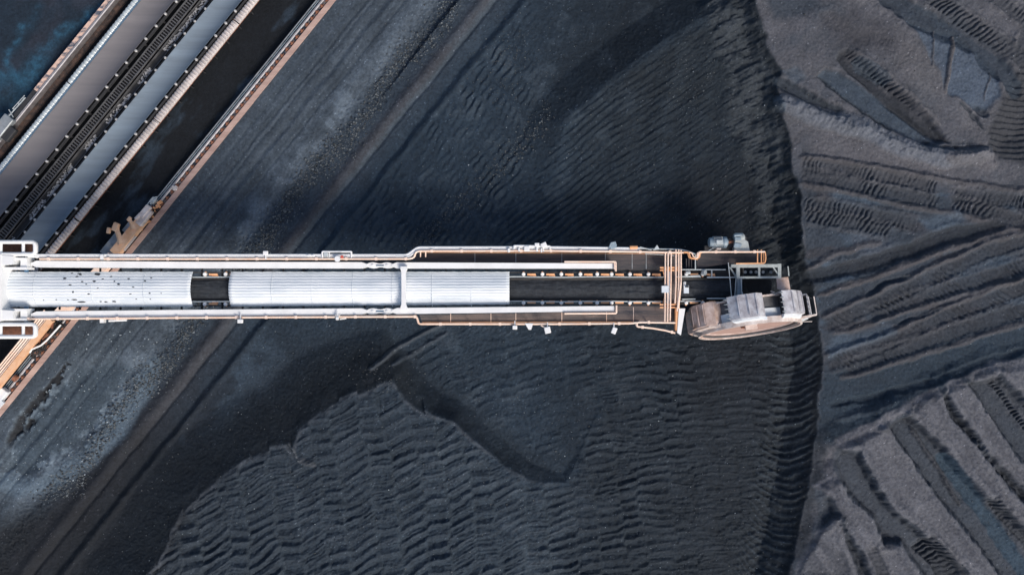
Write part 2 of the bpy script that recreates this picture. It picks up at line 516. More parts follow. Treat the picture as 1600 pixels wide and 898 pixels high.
def groove(poly, w, depth, col=None, k=0.8, serr=0.0, per=9.0, soft=0.45, ends=18, taper=1.0, lips=True, crest=None):
    """a dozed furrow (depth > 0) or a berm (depth < 0)"""
    b = box_of(poly, w + 20)
    if b is None: return
    jx = fbm(ua[b] / 11, va[b] / 11, int(poly[0][0]) % 97 + 100, 3)
    U, V = ua[b] + 3.0 * N4[b] + 2.0 * jx, va[b] + 3.0 * N4[b] - 2.0 * jx
    d, al, sd = pdist(U, V, poly)
    L = sum(math.dist(a, c) for a, c in zip(poly[:-1], poly[1:]))
    e = np.clip(al / max(ends, 1), 0, 1) * np.clip((L - al) / max(ends, 1), 0, 1) if ends else 1.0
    ww = w * (1 + (taper - 1) * al / L) * (1 + 0.30 * fbm(al / 45, sd * 3.0, int(poly[0][1]) % 89 + 7, 2) * (w > 12))
    e = np.sqrt(e) if ends else e
    if crest is not None:         # starts as a point and widens
        ww = ww * (0.35 + 0.65 * np.clip(al / 55, 0, 1) ** 0.8)
    m = np.clip((ww / 2 - d / np.maximum(0.35 + 0.65 * e, 0.1)) / (ww / 2 * soft + 1), 0, 1) * e
    if depth < 0:
        m = m ** 0.85
    Z[b] -= depth * m
    if crest is not None:
        paint_at(b, np.clip(1 - np.abs(d - ww / 2 - 4) / 5, 0, 1) * (0.5 + 0.8 * jx) * np.clip(e * 3, 0, 1), crest, 0.8)
    if depth > 0.3 and lips:      # heaped, broken lips
        lip = np.clip(1 - np.abs(d - ww / 2 - 4) / 6, 0, 1) * e
        Z[b] += lip * depth * (0.20 + 0.22 * jx)
    if serr:
        Z[b] += serr * m * np.sin((al + 0.5 * d * sd) / per * 2 * math.pi + 2 * N4[b])
    if col is not None:
        paint_at(b, np.clip(m * 2.2, 0, 1), col, k)


def flat(poly, col, k=0.9, dz_=0.0, edge=5):
    b = box_of(poly, 20)
    s_ = poly_sd(ua[b] + 4 * N4[b] + 2 * N3[b], va[b] + 4 * N4[b], poly)
    m = sst(-edge / 2, edge / 2, s_)
    Z[b] -= dz_ * sst(-edge, edge, s_)
    paint_at(b, m, col, k)


# --- right side: dozed ground
BL = (0.070, 0.090, 0.116)
DK = (0.026, 0.037, 0.050)
flat([(1418, 30), (1455, 45), (1492, 50), (1530, 78), (1560, 110), (1566, 150), (1540, 172), (1522, 170), (1500, 152), (1478, 148), (1470, 110), (1452, 90), (1440, 60)], BL, 0.9, 0.22)
_b = box_of([(1415, 25), (1570, 175)], 5)
_m = sst(0.055, 0.07, A[_b][..., 2] - A[_b][..., 0])
paint_at(_b, _m * np.clip(2.2 * fbm(ua[_b] / 30, va[_b] / 9, 77, 4), 0, 1), (0.100, 0.118, 0.140), 0.8)
paint_at(_b, _m * np.clip(2.2 * fbm(ua[_b] / 9 + 20, va[_b] / 40, 76, 4), 0, 1), (0.050, 0.072, 0.100), 0.8)
groove([(1370, -20), (1430, 28), (1490, 46), (1530, 68), (1575, 118), (1596, 150)], 36, 0.42, DK, 0.8)
groove([(1492, 54), (1487, 90), (1478, 150)], 9, -0.20, (0.085, 0.078, 0.078), 0.9, ends=6)
groove([(1463, 46), (1459, 70), (1456, 104)], 4, -0.12, (0.070, 0.070, 0.076), 0.8, ends=4)
groove([(1549, 112), (1546, 135), (1541, 160)], 3.5, -0.12, (0.070, 0.070, 0.076), 0.8, ends=4)
groove([(1500, 158), (1520, 180), (1536, 200)], 8, 0.28, DK, 0.6)
groove([(1520, 168), (1545, 180)], 18, 0.3, DK, 0.6, ends=8)
flat([(1279, 120), (1290, 107), (1312, 112), (1345, 133), (1400, 166), (1440, 196), (1472, 224), (1462, 228), (1438, 226), (1374, 189), (1326, 156)], (0.046, 0.062, 0.080), 0.9, 0.55, 5)
groove([(1278, 118), (1310, 146), (1345, 171), (1395, 203)], 8, 0.22, (0.026, 0.032, 0.040), 0.8, lips=False)  # narrow line below the lip, its crease shade painted dark
flat([(1308, 92), (1311, 80), (1322, 76), (1336, 86), (1370, 114), (1412, 148), (1455, 188), (1482, 222), (1468, 222), (1420, 188), (1370, 148), (1325, 112)], (0.027, 0.030, 0.036), 0.92, 0.60, 5)
track([(1322, 78), (1372, 116), (1414, 151), (1452, 186)], 11, 0.12, 7.5, -0.08, (0.050, 0.050, 0.056))
groove([(1330, 76), (1380, 112), (1424, 150), (1470, 196)], 14, -0.22, (0.108, 0.102, 0.104), 0.7, soft=0.95)
flat([(1285, 35), (1335, 8), (1400, 38), (1408, 74), (1350, 86), (1300, 72)], (0.052, 0.051, 0.056), 0.75, 0.05, 34)
flat([(1405, 50), (1440, 70), (1470, 110), (1476, 150), (1440, 150), (1400, 100)], (0.122, 0.113, 0.112), 0.6, -0.05, 30)
flat([(1222, 112), (1246, 104), (1262, 122), (1244, 136)], (0.058, 0.074, 0.090), 0.7, 0.08, 10)
flat([(1254, 190), (1330, 206), (1400, 236), (1500, 262), (1560, 268), (1480, 276), (1380, 258), (1270, 245)], (0.112, 0.104, 0.106), 0.55, -0.03, 22)
groove([(1335, 92), (1375, 118), (1392, 130)], 26, 0.16, (0.040, 0.053, 0.066), 0.7)
groove([(1206, 122), (1235, 138), (1280, 162), (1326, 183)], 19, 0.45, (0.030, 0.039, 0.050), 0.85)
groove([(1205, 160), (1228, 164), (1258, 173), (1309, 194), (1354, 204), (1414, 231), (1474, 244), (1552, 240)], 38, -0.62, (0.118, 0.125, 0.140), 0.85, soft=0.9)
bR = box_of([(1205, 150), (1552, 260)], 10)
dR = pdist(ua[bR], va[bR], [(1205, 160), (1258, 173), (1309, 194), (1354, 204), (1414, 231), (1474, 244), (1552, 240)])[0]
Z[bR] += sst(20, 6, dR) * (0.16 * fbm(ua[bR] / 9 + va[bR] / 22, va[bR] / 12, 88, 3))
groove([(1440, 222), (1480, 232), (1545, 230)], 9, 0.30, DK, 0.5)
groove([(1470, 246), (1530, 246), (1560, 260)], 34, -0.25, (0.105, 0.098, 0.100), 0.7, soft=0.9)
flat([(1210, 30), (1250, 25), (1280, 5), (1275, -15), (1190, -15)], (0.034, 0.044, 0.056), 0.8, 0.1, 18)
groove([(1280, 20), (1330, 55), (1395, 60)], 30, 0.10, (0.058, 0.056, 0.060), 0.6, soft=0.9)
track([(1445, -12), (1490, 18), (1530, 45), (1570, 72), (1602, 98)], 24, 0.075, 8.0)
track([(1545, -10), (1580, 16), (1612, 40)], 20, 0.07, 8.0)
track([(1612, 30), (1596, 70), (1594, 110)], 18, 0.06, 8.0)
TR = [
    [(1247, 255), (1300, 262), (1371, 274), (1420, 284), (1468, 294)],
    [(1248, 271), (1300, 281), (1350, 293), (1410, 306), (1470, 317)],
    [(1484, 303), (1540, 309), (1620, 318)], [(1482, 314), (1530, 326), (1570, 340), (1620, 352)],
    [(1250, 318), (1300, 324), (1345, 333), (1440, 353)], [(1254, 336), (1300, 343), (1350, 352), (1395, 362)],
    [(1286, 510), (1330, 490), (1375, 471), (1450, 438), (1541, 393), (1620, 370)],
    [(1354, 494), (1426, 468), (1496, 447), (1560, 428), (1620, 408)],
    [(1288, 570), (1330, 557), (1375, 541), (1465, 498), (1541, 471), (1620, 440)],
    [(1315, 577), (1360, 562), (1408, 546), (1496, 516), (1620, 478)],
]
for i, t in enumerate(TR):
    track(t, 21 if i < 6 else 23, 0.078, 7.6 if i < 6 else 8.6, skew=0.3 if i < 6 else -0.5)
for pl_ in ([(1284, 495), (1340, 470), (1400, 442), (1470, 410), (1540, 378), (1620, 356)], [(1300, 524), (1370, 500), (1440, 478), (1510, 458), (1620, 428)], [(1286, 556), (1340, 538), (1400, 515), (1470, 482), (1540, 455), (1620, 426)], [(1310, 592), (1400, 566), (1490, 538), (1620, 500)], [(1247, 244), (1330, 254), (1400, 266), (1470, 280), (1560, 292), (1620, 300)], [(1247, 286), (1340, 304), (1420, 322), (1475, 332), (1540, 345)]):
    groove(pl_, 12, -0.26, (0.066, 0.062, 0.065), 0.7, soft=0.95, ends=14)
flat([(1440, 345), (1500, 330), (1510, 345), (1470, 362), (1450, 360)], (0.066, 0.088, 0.112), 0.7, 0.05, 12)
flat([(1290, 540), (1330, 520), (1390, 505), (1400, 520), (1350, 540), (1295, 560)], (0.060, 0.082, 0.106), 0.8, 0.03, 14)
flat([(1330, 370), (1380, 365), (1400, 395), (1360, 405), (1335, 395)], (0.062, 0.070, 0.084), 0.6, 0.08, 10)
groove([(1255, 425), (1300, 400), (1340, 385), (1380, 378)], 14, -0.22, (0.072, 0.066, 0.068), 0.7, soft=0.9)
groove([(1250, 435), (1330, 420), (1420, 392), (1500, 365), (1570, 350)], 26, 0.34, (0.023, 0.027, 0.033), 0.85)
groove([(1275, 462), (1330, 444), (1400, 420), (1480, 390), (1560, 362), (1620, 352)], 13, -0.22, (0.070, 0.064, 0.066), 0.8, soft=0.9)
groove([(1350, 462), (1385, 440), (1425, 432)], 10, 0.22, DK, 0.7)
groove([(1420, 500), (1470, 482), (1400, 506)], 6, 0.12, DK, 0.5)
groove([(1295, 632), (1360, 622), (1440, 600), (1520, 570), (1600, 545)], 14, 0.22, (0.022, 0.033, 0.045), 0.8)
groove([(1300, 655), (1360, 640), (1400, 625)], 16, -0.2, (0.046, 0.058, 0.070), 0.6, soft=0.9)
# --- lower right: long dozed furrows running to the corner
LOWR = [(1300, 692), (1330, 678), (1398, 642), (1440, 612), (1490, 590), (1545, 568), (1610, 560), (1900, 560), (1900, 1000), (1225, 1000), (1240, 880), (1266, 838), (1278, 790), (1268, 756), (1300, 740)]
flat(LOWR, (0.046, 0.054, 0.065), 0.9, -0.02, 8)


def ridge(poly, h, col=(0.108, 0.106, 0.113), e1=9):
    """a flat-topped ridge of pushed-up fines with steep, ravelled sides"""
    b = box_of(poly, 30)
    if b is None: return
    jx = fbm(ua[b] / 9, va[b] / 9, int(poly[1][0]) % 83 + 60, 3)
    s_ = poly_sd(ua[b] + 4 * N4[b] + 2.2 * jx, va[b] + 4 * N4[b] - 2.2 * jx, poly)
    inn = sst(2, 16, poly_sd(ua[b], va[b], LOWR))
    up = np.clip((s_ + e1 + 16 * (1 - inn)) / (e1 + 16 * (1 - inn)), 0, 1) * (0.55 + 0.45 * inn)
    cr = fbm((ua[b] * 0.8 - va[b] * 0.6) / 13, (ua[b] * 0.6 + va[b] * 0.8) / 70, int(poly[0][1]) % 83, 3)
    Z[b] += h * up + up * (0.14 * np.clip(1 - np.abs(s_ - 7) / 7, 0, 1) + 0.16 * cr)
    m = sst(-3.5, 2.5, s_)
    paint_at(b, m, col, 0.95)
    paint_at(b, m * np.clip(2.0 * cr, 0, 1), (0.140, 0.136, 0.142), 0.6)
    paint_at(b, m * np.clip(-2.0 * cr, 0, 1), (0.072, 0.073, 0.082), 0.6)
    paint_at(b, m * sst(9, 1, s_) * np.clip(0.6 + jx, 0, 1), (0.130, 0.128, 0.136), 0.6)
    paint_at(b, sst(-15, -6, s_) * sst(-2, -6, s_) * sst(6, 14, poly_sd(ua[b], va[b], LOWR)), (0.030, 0.034, 0.041), 0.75)  # shade at the foot of the ridge sides painted in


ridge([(1267, 756), (1302, 738), (1325, 780), (1360, 807), (1373, 846), (1402, 848), (1440, 905), (1360, 905), (1344, 860), (1316, 816), (1296, 774)], 0.8)
ridge([(1240, 905), (1250, 871), (1275, 830), (1308, 806), (1317, 843), (1338, 905)], 0.6, (0.070, 0.071, 0.078))
ridge([(1300, 682), (1369, 652), (1413, 714), (1460, 780), (1512, 841), (1559, 905), (1520, 905), (1499, 879), (1460, 849), (1421, 813), (1394, 794), (1369, 760), (1338, 702), (1325, 698), (1302, 692)], 1.0)
ridge([(1400, 638), (1440, 612), (1455, 602), (1466, 624), (1476, 650), (1499, 675), (1534, 716), (1568, 760), (1612, 803), (1612, 836), (1590, 816), (1554, 783), (1534, 769), (1499, 733), (1471, 697), (1449, 675), (1425, 652)], 0.95)
ridge([(1470, 600), (1492, 588), (1511, 610), (1537, 650), (1557, 678), (1581, 714), (1615, 748), (1615, 780), (1573, 741), (1543, 711), (1512, 667), (1490, 640), (1478, 622)], 0.95)
ridge([(1500, 586), (1545, 566), (1620, 556), (1620, 645), (1588, 612), (1557, 582), (1520, 592)], 0.8)
ridge([(1366, 652), (1400, 636), (1408, 644), (1376, 662)], 0.8)
groove([(1420, 664), (1455, 716), (1500, 790)], 8, -0.35, (0.058, 0.058, 0.062), 0.7, soft=0.9)
groove([(1465, 706), (1500, 752), (1550, 820), (1610, 905)], 28, 0.22, (0.036, 0.059, 0.080), 0.9)
track([(1352, 846), (1368, 880), (1380, 905)], 18, 0.08, 7.0, 0.14)
track([(1372, 832), (1390, 850)], 18, 0.08, 7.0, 0.12)
track([(1432, 838), (1465, 870), (1490, 912)], 34, 0.09, 8.0, 0.30, (0.026, 0.029, 0.034))
track([(1540, 770), (1568, 806), (1590, 832), (1620, 862)], 15, 0.09, 7.0, 0.12)
track([(1535, 582), (1562, 614), (1590, 652), (1620, 690)], 9, 0.11, 6.5, 0.10)

# --- yard lanes
def lane(q, w, h, side=0.0):
    global Z
    Z += h * np.exp(-((ql - q) / w) ** 2) * sst(1000, 850, ua)
lane(589, 9, 0.26); lane(603, 3.5, -0.16); lane(641, 4, 0.10); lane(470, 5, -0.09); lane(478, 4, 0.05)
lane(512, 12, 0.10); lane(446, 2.6, -0.06); lane(454, 2.2, -0.05); lane(492, 2.4, -0.06); lane(428, 4, -0.05)
# pond-like hollow with a dark undercut beside the rail, lower left
POND = [(10, 738), (18, 690), (40, 650), (75, 615), (118, 575), (180, 560), (215, 575), (190, 620), (140, 680), (90, 720), (40, 745)]
b = box_of(POND, 40)
sP = poly_sd(ua[b] + 8 * N4[b], va[b] + 8 * N4[b], POND)
Z[b] -= 0.30 * sst(-14, 14, sP)
paint_at(b, sst(-5, 14, sP), (0.050, 0.065, 0.078), 0.9)
paint_at(b, sst(18, 2, np.abs(sP)) * sst(0.0, 0.4, N3[b] + 0.5 * N4[b]) * sst(560, 640, va[b]), (0.17, 0.20, 0.22), 0.8)
for pl_, w_, dp_ in (([(18, 690), (30, 664), (48, 640), (66, 616)], 12, 0.30), ([(66, 616), (88, 588), (106, 568)], 4, 0.15)):
    d_ = pdist(ua[b] + 10 * N4[b] + 5 * N3[b], va[b] + 8 * N4[b], pl_)[0] + 5 * N3[b] + 7 * N4[b]
    Z[b] -= dp_ * sst(w_, w_ * 0.3, d_)
    paint_at(b, sst(w_, w_ * 0.4, d_), (0.013, 0.012, 0.0125), 0.9)
flat([(30, 775), (0, 765), (-20, 750), (10, 745), (60, 748), (110, 715), (160, 672), (200, 615), (235, 560), (252, 560), (240, 610), (190, 690), (120, 745), (70, 768)], (0.115, 0.145, 0.170), 0.75, -0.06, 16)
# dark patch behind the lower heap: already in the shaded loose face's colour; little lumps on it
# --- ripples left by the bucket wheel
gx = np.linspace(-800, 2400, 1600)


def integ(xs_, ys_):
    f = np.interp(gx, xs_, ys_)
    return np.interp(ua, gx, np.concatenate([[0], np.cumsum(f[:-1] * np.diff(gx))]))


def saw(t, k=0.32):               # long rise, short drop
    t = t - np.floor(t)
    w = np.where(t < k, t / k, (1 - t) / (1 - k))
    return w * w * (3 - 2 * w)


ny0 = X.shape[0]
def ridged(t, k=0.45):            # rounded troughs, sharp crests
    t = t - np.floor(t)
    return np.where(t < k, t / k, (1 - t) / (1 - k)) ** 1.35


fA = integ([300, 700, 900, 1050, 1300], [0.20, 0.18, 0.10, 0.05, 0.02])
fB = integ([300, 720, 850, 1000, 1150, 1300], [0.62, 0.58, 0.36, 0.13, 0.07, 0.02])
f_u = 0.5 * (fA + fB)
bandc = ua - 0.27 * (va - 600) + 10 * Wn1 + 3 * N4 + 0.00035 * (va - 600) ** 2
bper = 78.0
bi = np.floor(bandc / bper)
bf = bandc / bper - bi
sp_ = 0.40 + 0.12 * (hashgrid(bi, bi * 0, 8) - 0.5)
isA = bf < sp_
bid = 2 * bi + np.where(isA, 0, 1)
jit = hashgrid(bid, np.zeros_like(bi), 3)
ljit = 0.88 + 0.28 * hashgrid(bid, bid * 0, 19) * sst(1100, 900, ua) + 0.14 * sst(900, 1100, ua)
slump = 0.18 + 0.82 * sst(-0.30, 0.02, fbm(ua / 52, va / 38, 82, 3))
lamA = ljit * np.interp(ua, [600, 1000, 1200], [20.0, 15.0, 12.5])
lamB = ljit * np.interp(ua, [600, 1000, 1200], [17.0, 14.0, 12.5])
wob = 8 * Wn2 + 4.2 * N4 + 1.2 * N3
r0 = np.argmin(np.abs(xs - (820 - 800) * 0.055))
fA0, fB0 = float(fA[ny0 // 2, r0]), float(fB[ny0 // 2, r0])
ph1 = np.where(isA, (va - 700 + fA - fA0 + wob) / lamA, (va - 700 + fB - fB0 + wob) / lamB) + jit + 40
idx = np.floor(ph1)
rowamp = 0.45 + 0.95 * hashgrid(idx, bid, 9)
t_in = np.where(isA, bf / sp_, (bf - sp_) / (1 - sp_))
edge_b = sst(0.0, 0.07, t_in) * sst(1.0, 0.90, t_in)
m_low = sst(0, 6, s1) * sst(505, 540, va)
bank = sst(-w1 - 14, -w1 * 0.9, s1) * sst(945, 870, ua)
m_mid = sst(640, 700, ua + 0.9 * (va - 500)) * sst(495, 520, va) * sst(16, -6, s1) * (1 - bank) * (0.30 + 0.6 * sst(-0.2, 0.3, fbm(ua / 80, va / 80, 81, 3)))
m_low = np.maximum(m_low, m_mid) * sst(-wE * 0.2, -wE * 0.75, dE)
amp1 = np.interp(ua, [300, 700, 1000, 1200], [0.36, 0.33, 0.26, 0.19]) * (0.62 + 0.55 * fbm(ua / 70, va / 70, 83, 3))
fade = 1 - 0.65 * sst(1060, 1100, ua + 14 * N4) * sst(1190, 1160, ua)
amp1 = amp1 * fade * slump * rowamp * np.where(isA, 1.0, 0.85)
Z += m_low * amp1 * (0.5 + 0.5 * edge_b) * (ridged(ph1, 0.42) - 0.45) * 1.12 * frame
Z += m_low * (0.15 * (hashgrid(bid, bid * 0, 14) - 0.5) * edge_b + 0.20 * (t_in - 0.5) * edge_b) * sst(1150, 850, ua) * frame
fine = fbm((va + np.where(isA, fA, fB)) / 2.6 + 1.5 * N4, ua / 40, 85, 3)
Z += m_low * (0.07 + 0.05 * (1 - slump)) * fine * frame
Z += m_low * (1 - slump) * 0.10 * fbm(ua / 6, va / 6, 86, 3) * frame
paint(m_low * sst(0.45, 0.9, saw(ph1 - 0.08, 0.45)) * 0.8 * (0.55 + 0.9 * N4) * edge_b, (0.048, 0.052, 0.060), 0.6)  # ripple crests painted paler, as dry fines catching the light
paint(sst(-2, 1, s1) * sst(7, 3, s1) * sst(900, 780, ua) * (0.6 + 0.8 * N4), (0.066, 0.066, 0.072), 0.75)  # lit line along the ledge crest, painted into the albedo
groove([(578, 578), (612, 550), (650, 525), (696, 506)], 10, -0.32, (0.056, 0.058, 0.064), 0.8, soft=0.9, ends=8)
groove([(612, 572), (650, 548), (700, 520)], 9, -0.2, (0.046, 0.050, 0.058), 0.7, soft=0.9, ends=8)
groove([(453, 690), (458, 702), (464, 716)], 5, -0.3, (0.085, 0.083, 0.086), 0.9, soft=0.9, ends=3)
groove([(464, 716), (478, 722), (494, 724)], 14, -0.22, (0.064, 0.062, 0.066), 0.8, soft=0.9, ends=6)
# rippled wall of the cut, lower half
lam2 = 12.5
ph2 = (va + 0.10 * (ua - 1240) + 12 * Wn2 + 3.0 * N4 + 1.0 * N3 + 0.010 * (ua - 1235) ** 2) / lam2
m_cut = sst(-wE * 1.35, -wE * 0.95, dE + 4 * N4) * sst(0, -12, dE) * sst(500, 530, va)
Z += m_cut * 0.21 * (0.35 + 0.9 * hashgrid(np.floor(ph2), np.zeros_like(ph2), 21)) * (ridged(ph2, 0.38) - 0.45) * frame
paint(m_cut * sst(0.5, 0.9, saw(ph2)), (0.062, 0.070, 0.080), 0.7)  # crests of the cut's ripples lightened to look lit
# slumped lobes of the cut, upper half
m_up = sst(-wE * 1.3, -wE * 0.9, dE) * sst(2, -8, dE) * sst(470, 380, va)
lob = fbm(ua / 34, va / 30, 91, 4)
Z += m_up * (0.60 * lob + 0.22 * fbm((va + 0.5 * ua) / 7, (ua - 0.5 * va) / 30, 93, 3)) * frame
# upper yard: short combed ripples in slanting rows
cu = 0.78 * ua + 0.62 * va                      # across
cp = -0.52 * ua + 0.85 * va
row = (ua - 0.62 * va + 18 * Wn1) / 44.0
ri = np.floor(row); rf = row - ri
ph3 = (0.70 * va + 0.62 * ua + 9 * (rf - 0.5) + 9 * Wn2 + 5 * N4 + N3 + 6 * hashgrid(ri, ri * 0, 5)) / 11.5
m_uy = sst(640, 656, qa) * sst(860, 780, ua + 20 * Wn1) * sst(395, 370, va)
Z += m_uy * (0.5 + 1.1 * sst(-0.3, 0.4, fbm(ua / 60, va / 60, 87, 3))) * 0.14 * (saw(ph3) - 0.5) * sst(0.0, 0.25, rf) * sst(1.0, 0.6, rf) * (0.7 + 0.8 * N4) * frame
Z += m_uy * 0.12 * saw(row, 0.85) * frame
# upper mound: long fan strokes
ph4 = (va * 0.92 + np.interp(ua, [850, 950, 1050, 1200], [0, 78, 130, 165]) + 7 * Wn1 + 2 * N4 + N3) / 12.0
m_um = sst(-4 - 90 * sst(200, 300, va), 10, s2) * sst(-wE, -wE - 25, dE) * sst(395, 360, va)
Z += m_um * 0.5 * np.interp(ua, [880, 980, 1080, 1180], [0.20, 0.14, 0.05, 0.02]) * (0.6 + 0.6 * hashgrid(np.floor(ph4), np.floor(ua / 70), 33)) * (saw(ph4) - 0.5) * frame
Z += m_um * 0.09 * fbm((va + 0.7 * ua) / 4, (ua - 0.7 * va) / 40, 95, 3) * frame
vr = (ua + 0.12 * va + 10 * Wn2) / 58.0
Z += m_um * 0.06 * np.sin(vr * 2 * math.pi) * frame
# strokes just above the boom
m_st = sst(770, 800, ua) * sst(890, 860, ua) * sst(300, 330, va) * sst(392, 380, va)
Z += m_st * 0.12 * (saw((va + 0.75 * ua) / 12) - 0.5) * frame
# hollow's combed wall
ph5 = (va + 0.0022 * (ua - 1536) ** 2 * 0.8 - 0.2 * ua + 4 * N4) / 9.5
Z += sst(4, 14, sH) * inb * 0.16 * (saw(ph5) - 0.5) * frame
# overall roughness
rough = 0.014 + 0.010 * sst(640, 700, qa)
grav = np.exp(-((qn - 545) / 20) ** 2) * sst(1000, 850, ua)
rough = rough + 0.045 * grav
rough = np.where(qa < 384, 0.004, rough)
W0 = hashgrid(np.round(u0 * 7.7), np.round(v0 * 7.7), 123) - 0.5
Z += frame * (rough * (1.5 * N5 + 0.8 * N3 + (1.0 - 0.6 * inb) * W0) + 0.05 * N4 * sst(400, 420, qa))
Z += (1 - frame) * 0.0
# subtle tonal grain of the material itself
gr = 1 + (0.22 - 0.11 * inb) * N5 + 0.16 * N4 + 0.12 * N3 + (0.24 - 0.12 * inb) * W0
spk = (hashgrid(np.round(u0 * 1.3), np.round(v0 * 1.3), 99) > np.where(dE > 0, 0.9985, 0.9955)) & (qa > 405)
A *= np.clip(gr, 0.45, 1.8)[..., None]
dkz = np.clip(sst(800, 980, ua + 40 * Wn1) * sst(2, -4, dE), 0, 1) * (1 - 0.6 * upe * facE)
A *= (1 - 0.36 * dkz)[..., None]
tint = np.where(dE > 0, 1.0, 0.0)[..., None]
A *= tint * C(0.90, 0.97, 1.06) + (1 - tint) * C(0.81, 0.97, 1.10) * (1 + (yard * 0.07)[..., None] * C(1.0, 0.0, -0.4))
A[spk] = A[spk] * 2.4 + 0.03
A = np.clip(A, 0.004, 0.5)

ny, nx = X.shape
co = np.empty((ny * nx, 3), np.float32)
co[:, 0] = X.ravel(); co[:, 1] = Y.ravel(); co[:, 2] = Z.ravel()
me = bpy.data.meshes.new('ground')
me.vertices.add(ny * nx)
me.vertices.foreach_set('co', co.ravel())
i = np.arange((ny - 1) * (nx - 1))
r_, c_ = i // (nx - 1), i % (nx - 1)
a_ = r_ * nx + c_
quads = np.stack([a_, a_ + 1, a_ + nx + 1, a_ + nx], 1).astype(np.int32)
me.loops.add(quads.size)
me.loops.foreach_set('vertex_index', quads.ravel())
me.polygons.add(len(quads))
me.polygons.foreach_set('loop_start', np.arange(0, quads.size, 4, dtype=np.int32))
me.polygons.foreach_set('loop_total', np.full(len(quads), 4, np.int32))
me.polygons.foreach_set('use_smooth', np.ones(len(quads), bool))
at_ = me.attributes.new('albedo', 'FLOAT_COLOR', 'POINT')
rgba = np.ones((ny * nx, 4), np.float32)
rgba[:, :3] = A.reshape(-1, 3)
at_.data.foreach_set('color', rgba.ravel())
me.update()
me.validate()
me.materials.append(M['ground'])
go = bpy.data.objects.new('ground', me)
COL.objects.link(go)
go['kind'] = 'structure'


def zg(x, y):
    ix = min(max(int(np.searchsorted(xs, x)), 0), nx - 1)
    iy = min(max(int(np.searchsorted(ys, y)), 0), ny - 1)
    return float(Z[iy, ix])


# ------------------------------------------------------------------ loose lumps (uncountable)
rng = np.random.default_rng(5)
ico_v = None


def lump_mesh():
    import bmesh
    bm = bmesh.new()
    bmesh.ops.create_icosphere(bm, subdivisions=1, radius=1)
    v = np.array([p.co for p in bm.verts]); f = np.array([[q.index for q in p.verts] for p in bm.faces])
    bm.free()
    return v, f


iv, if_ = lump_mesh()
pts = []


def scatter(n, fn, s0, s1, bright):
    k = 0
    while k < n:
        u = rng.uniform(0, 1620, 4000); v = rng.uniform(-10, 910, 4000)
        p = fn(u, v)
        ok = rng.random(4000) < p
        for a, c in zip(u[ok], v[ok]):
            if k >= n: break
            k += 1
            sz = s0 * (s1 / s0) ** (rng.random() ** 2.2)
            pts.append((a, c, sz, bright))


def QQ(u, v): return 0.778 * u + 0.628 * v
scatter(6500, lambda u, v: np.exp(-((QQ(u, v) - 543 + 8 * np.sin(u / 23)) / 15) ** 2) * (u < 720) * (v < 790), 0.03, 0.11, 2)
scatter(700, lambda u, v: (QQ(u, v) > 405) * (QQ(u, v) < 600) * (u < 700) * 0.5, 0.02, 0.06, 0)
scatter(260, lambda u, v: (QQ(u, v) > 405) * (QQ(u, v) < 560) * (u < 330) * (v > 520) * (v < 765) * 0.8, 0.03, 0.09, 1)
scatter(900, lambda u, v: np.exp(-((v - 0.0 - (1020 - 0.98 * u)) / 22) ** 2) * (u > 620) * (u < 860) * (v < 400), 0.03, 0.09, 0)
scatter(600, lambda u, v: np.exp(-(((u - 790) / 40) ** 2 + ((v - 100) / 50) ** 2)) + np.exp(-(((u - 1080) / 30) ** 2 + ((v - 130) / 40) ** 2)) + np.exp(-(((u - 600) / 35) ** 2 + ((v - 585) / 25) ** 2)), 0.03, 0.08, 0)
scatter(1500, lambda u, v: ((QQ(u, v) > 640) & (u < 1265)) * 0.6, 0.025, 0.075, 0)
scatter(260, lambda u, v: ((QQ(u, v) > 640) & (u < 1265)) * 0.6, 0.025, 0.06, 1)
scatter(400, lambda u, v: (u > 1270) * 0.5, 0.025, 0.065, 0)
scatter(140, lambda u, v: (u > 1270) * 0.5, 0.02, 0.05, 1)
V_, F_, A_ = [], [], []
for n_, (u, v, sz, br) in enumerate(pts):
    x, y = (u - 800) * 0.0535, (449 - v) * 0.0535
    z = zg(x, y)
    j = iv * (sz * rng.uniform(0.6, 1.15, (len(iv), 1))) * np.array([rng.uniform(0.8, 1.3), rng.uniform(0.8, 1.3), rng.uniform(0.6, 0.9)])
    V_.append(j + np.array([x, y, z + sz * 0.35]))
    F_.append(if_ + n_ * len(iv))
    a = rng.uniform(0.22, 0.5) if br == 1 else rng.uniform(0.015, 0.16) if br == 2 else rng.uniform(0.02, 0.11) * (2.0 if rng.random() < 0.15 else 1)
    A_.append(np.tile([a * 0.84, a, a * 1.12, 1], (len(iv), 1)))
V_, F_, A_ = np.concatenate(V_), np.concatenate(F_), np.concatenate(A_)
lm = bpy.data.meshes.new('coal_lumps')
lm.from_pydata(V_.tolist(), [], F_.tolist())
la = lm.attributes.new('albedo', 'FLOAT_COLOR', 'POINT')
la.data.foreach_set('color', A_.astype(np.float32).ravel())
lm.materials.append(M['lump'])
lo = bpy.data.objects.new('coal_lumps', lm)
COL.objects.link(lo)
tag(lo, 'loose grey lumps of coal and pale stones strewn over the yard', 'coal lumps', kind='stuff')

# ------------------------------------------------------------------ stockyard lanes: conveyors, covers, rails
ZC = 0.0
SC = K * (CAM_H - ZC)


def Q(q, p, z=0.0):
    u = NQ[0] * q - NQ[1] * p
    v = NQ[1] * q + NQ[0] * p
    return Vector(((u - 800) * SC, (449 - v) * SC, z))


DP = (Q(0, 1) - Q(0, 0)).normalized()
DQ = (Q(1, 0) - Q(0, 0)).normalized()
RZ = Matrix.Rotation(math.atan2(DP.y, DP.x), 4, 'Z')
P0, P1 = -420.0, 560.0
GZ = -0.75                         # corridor floor


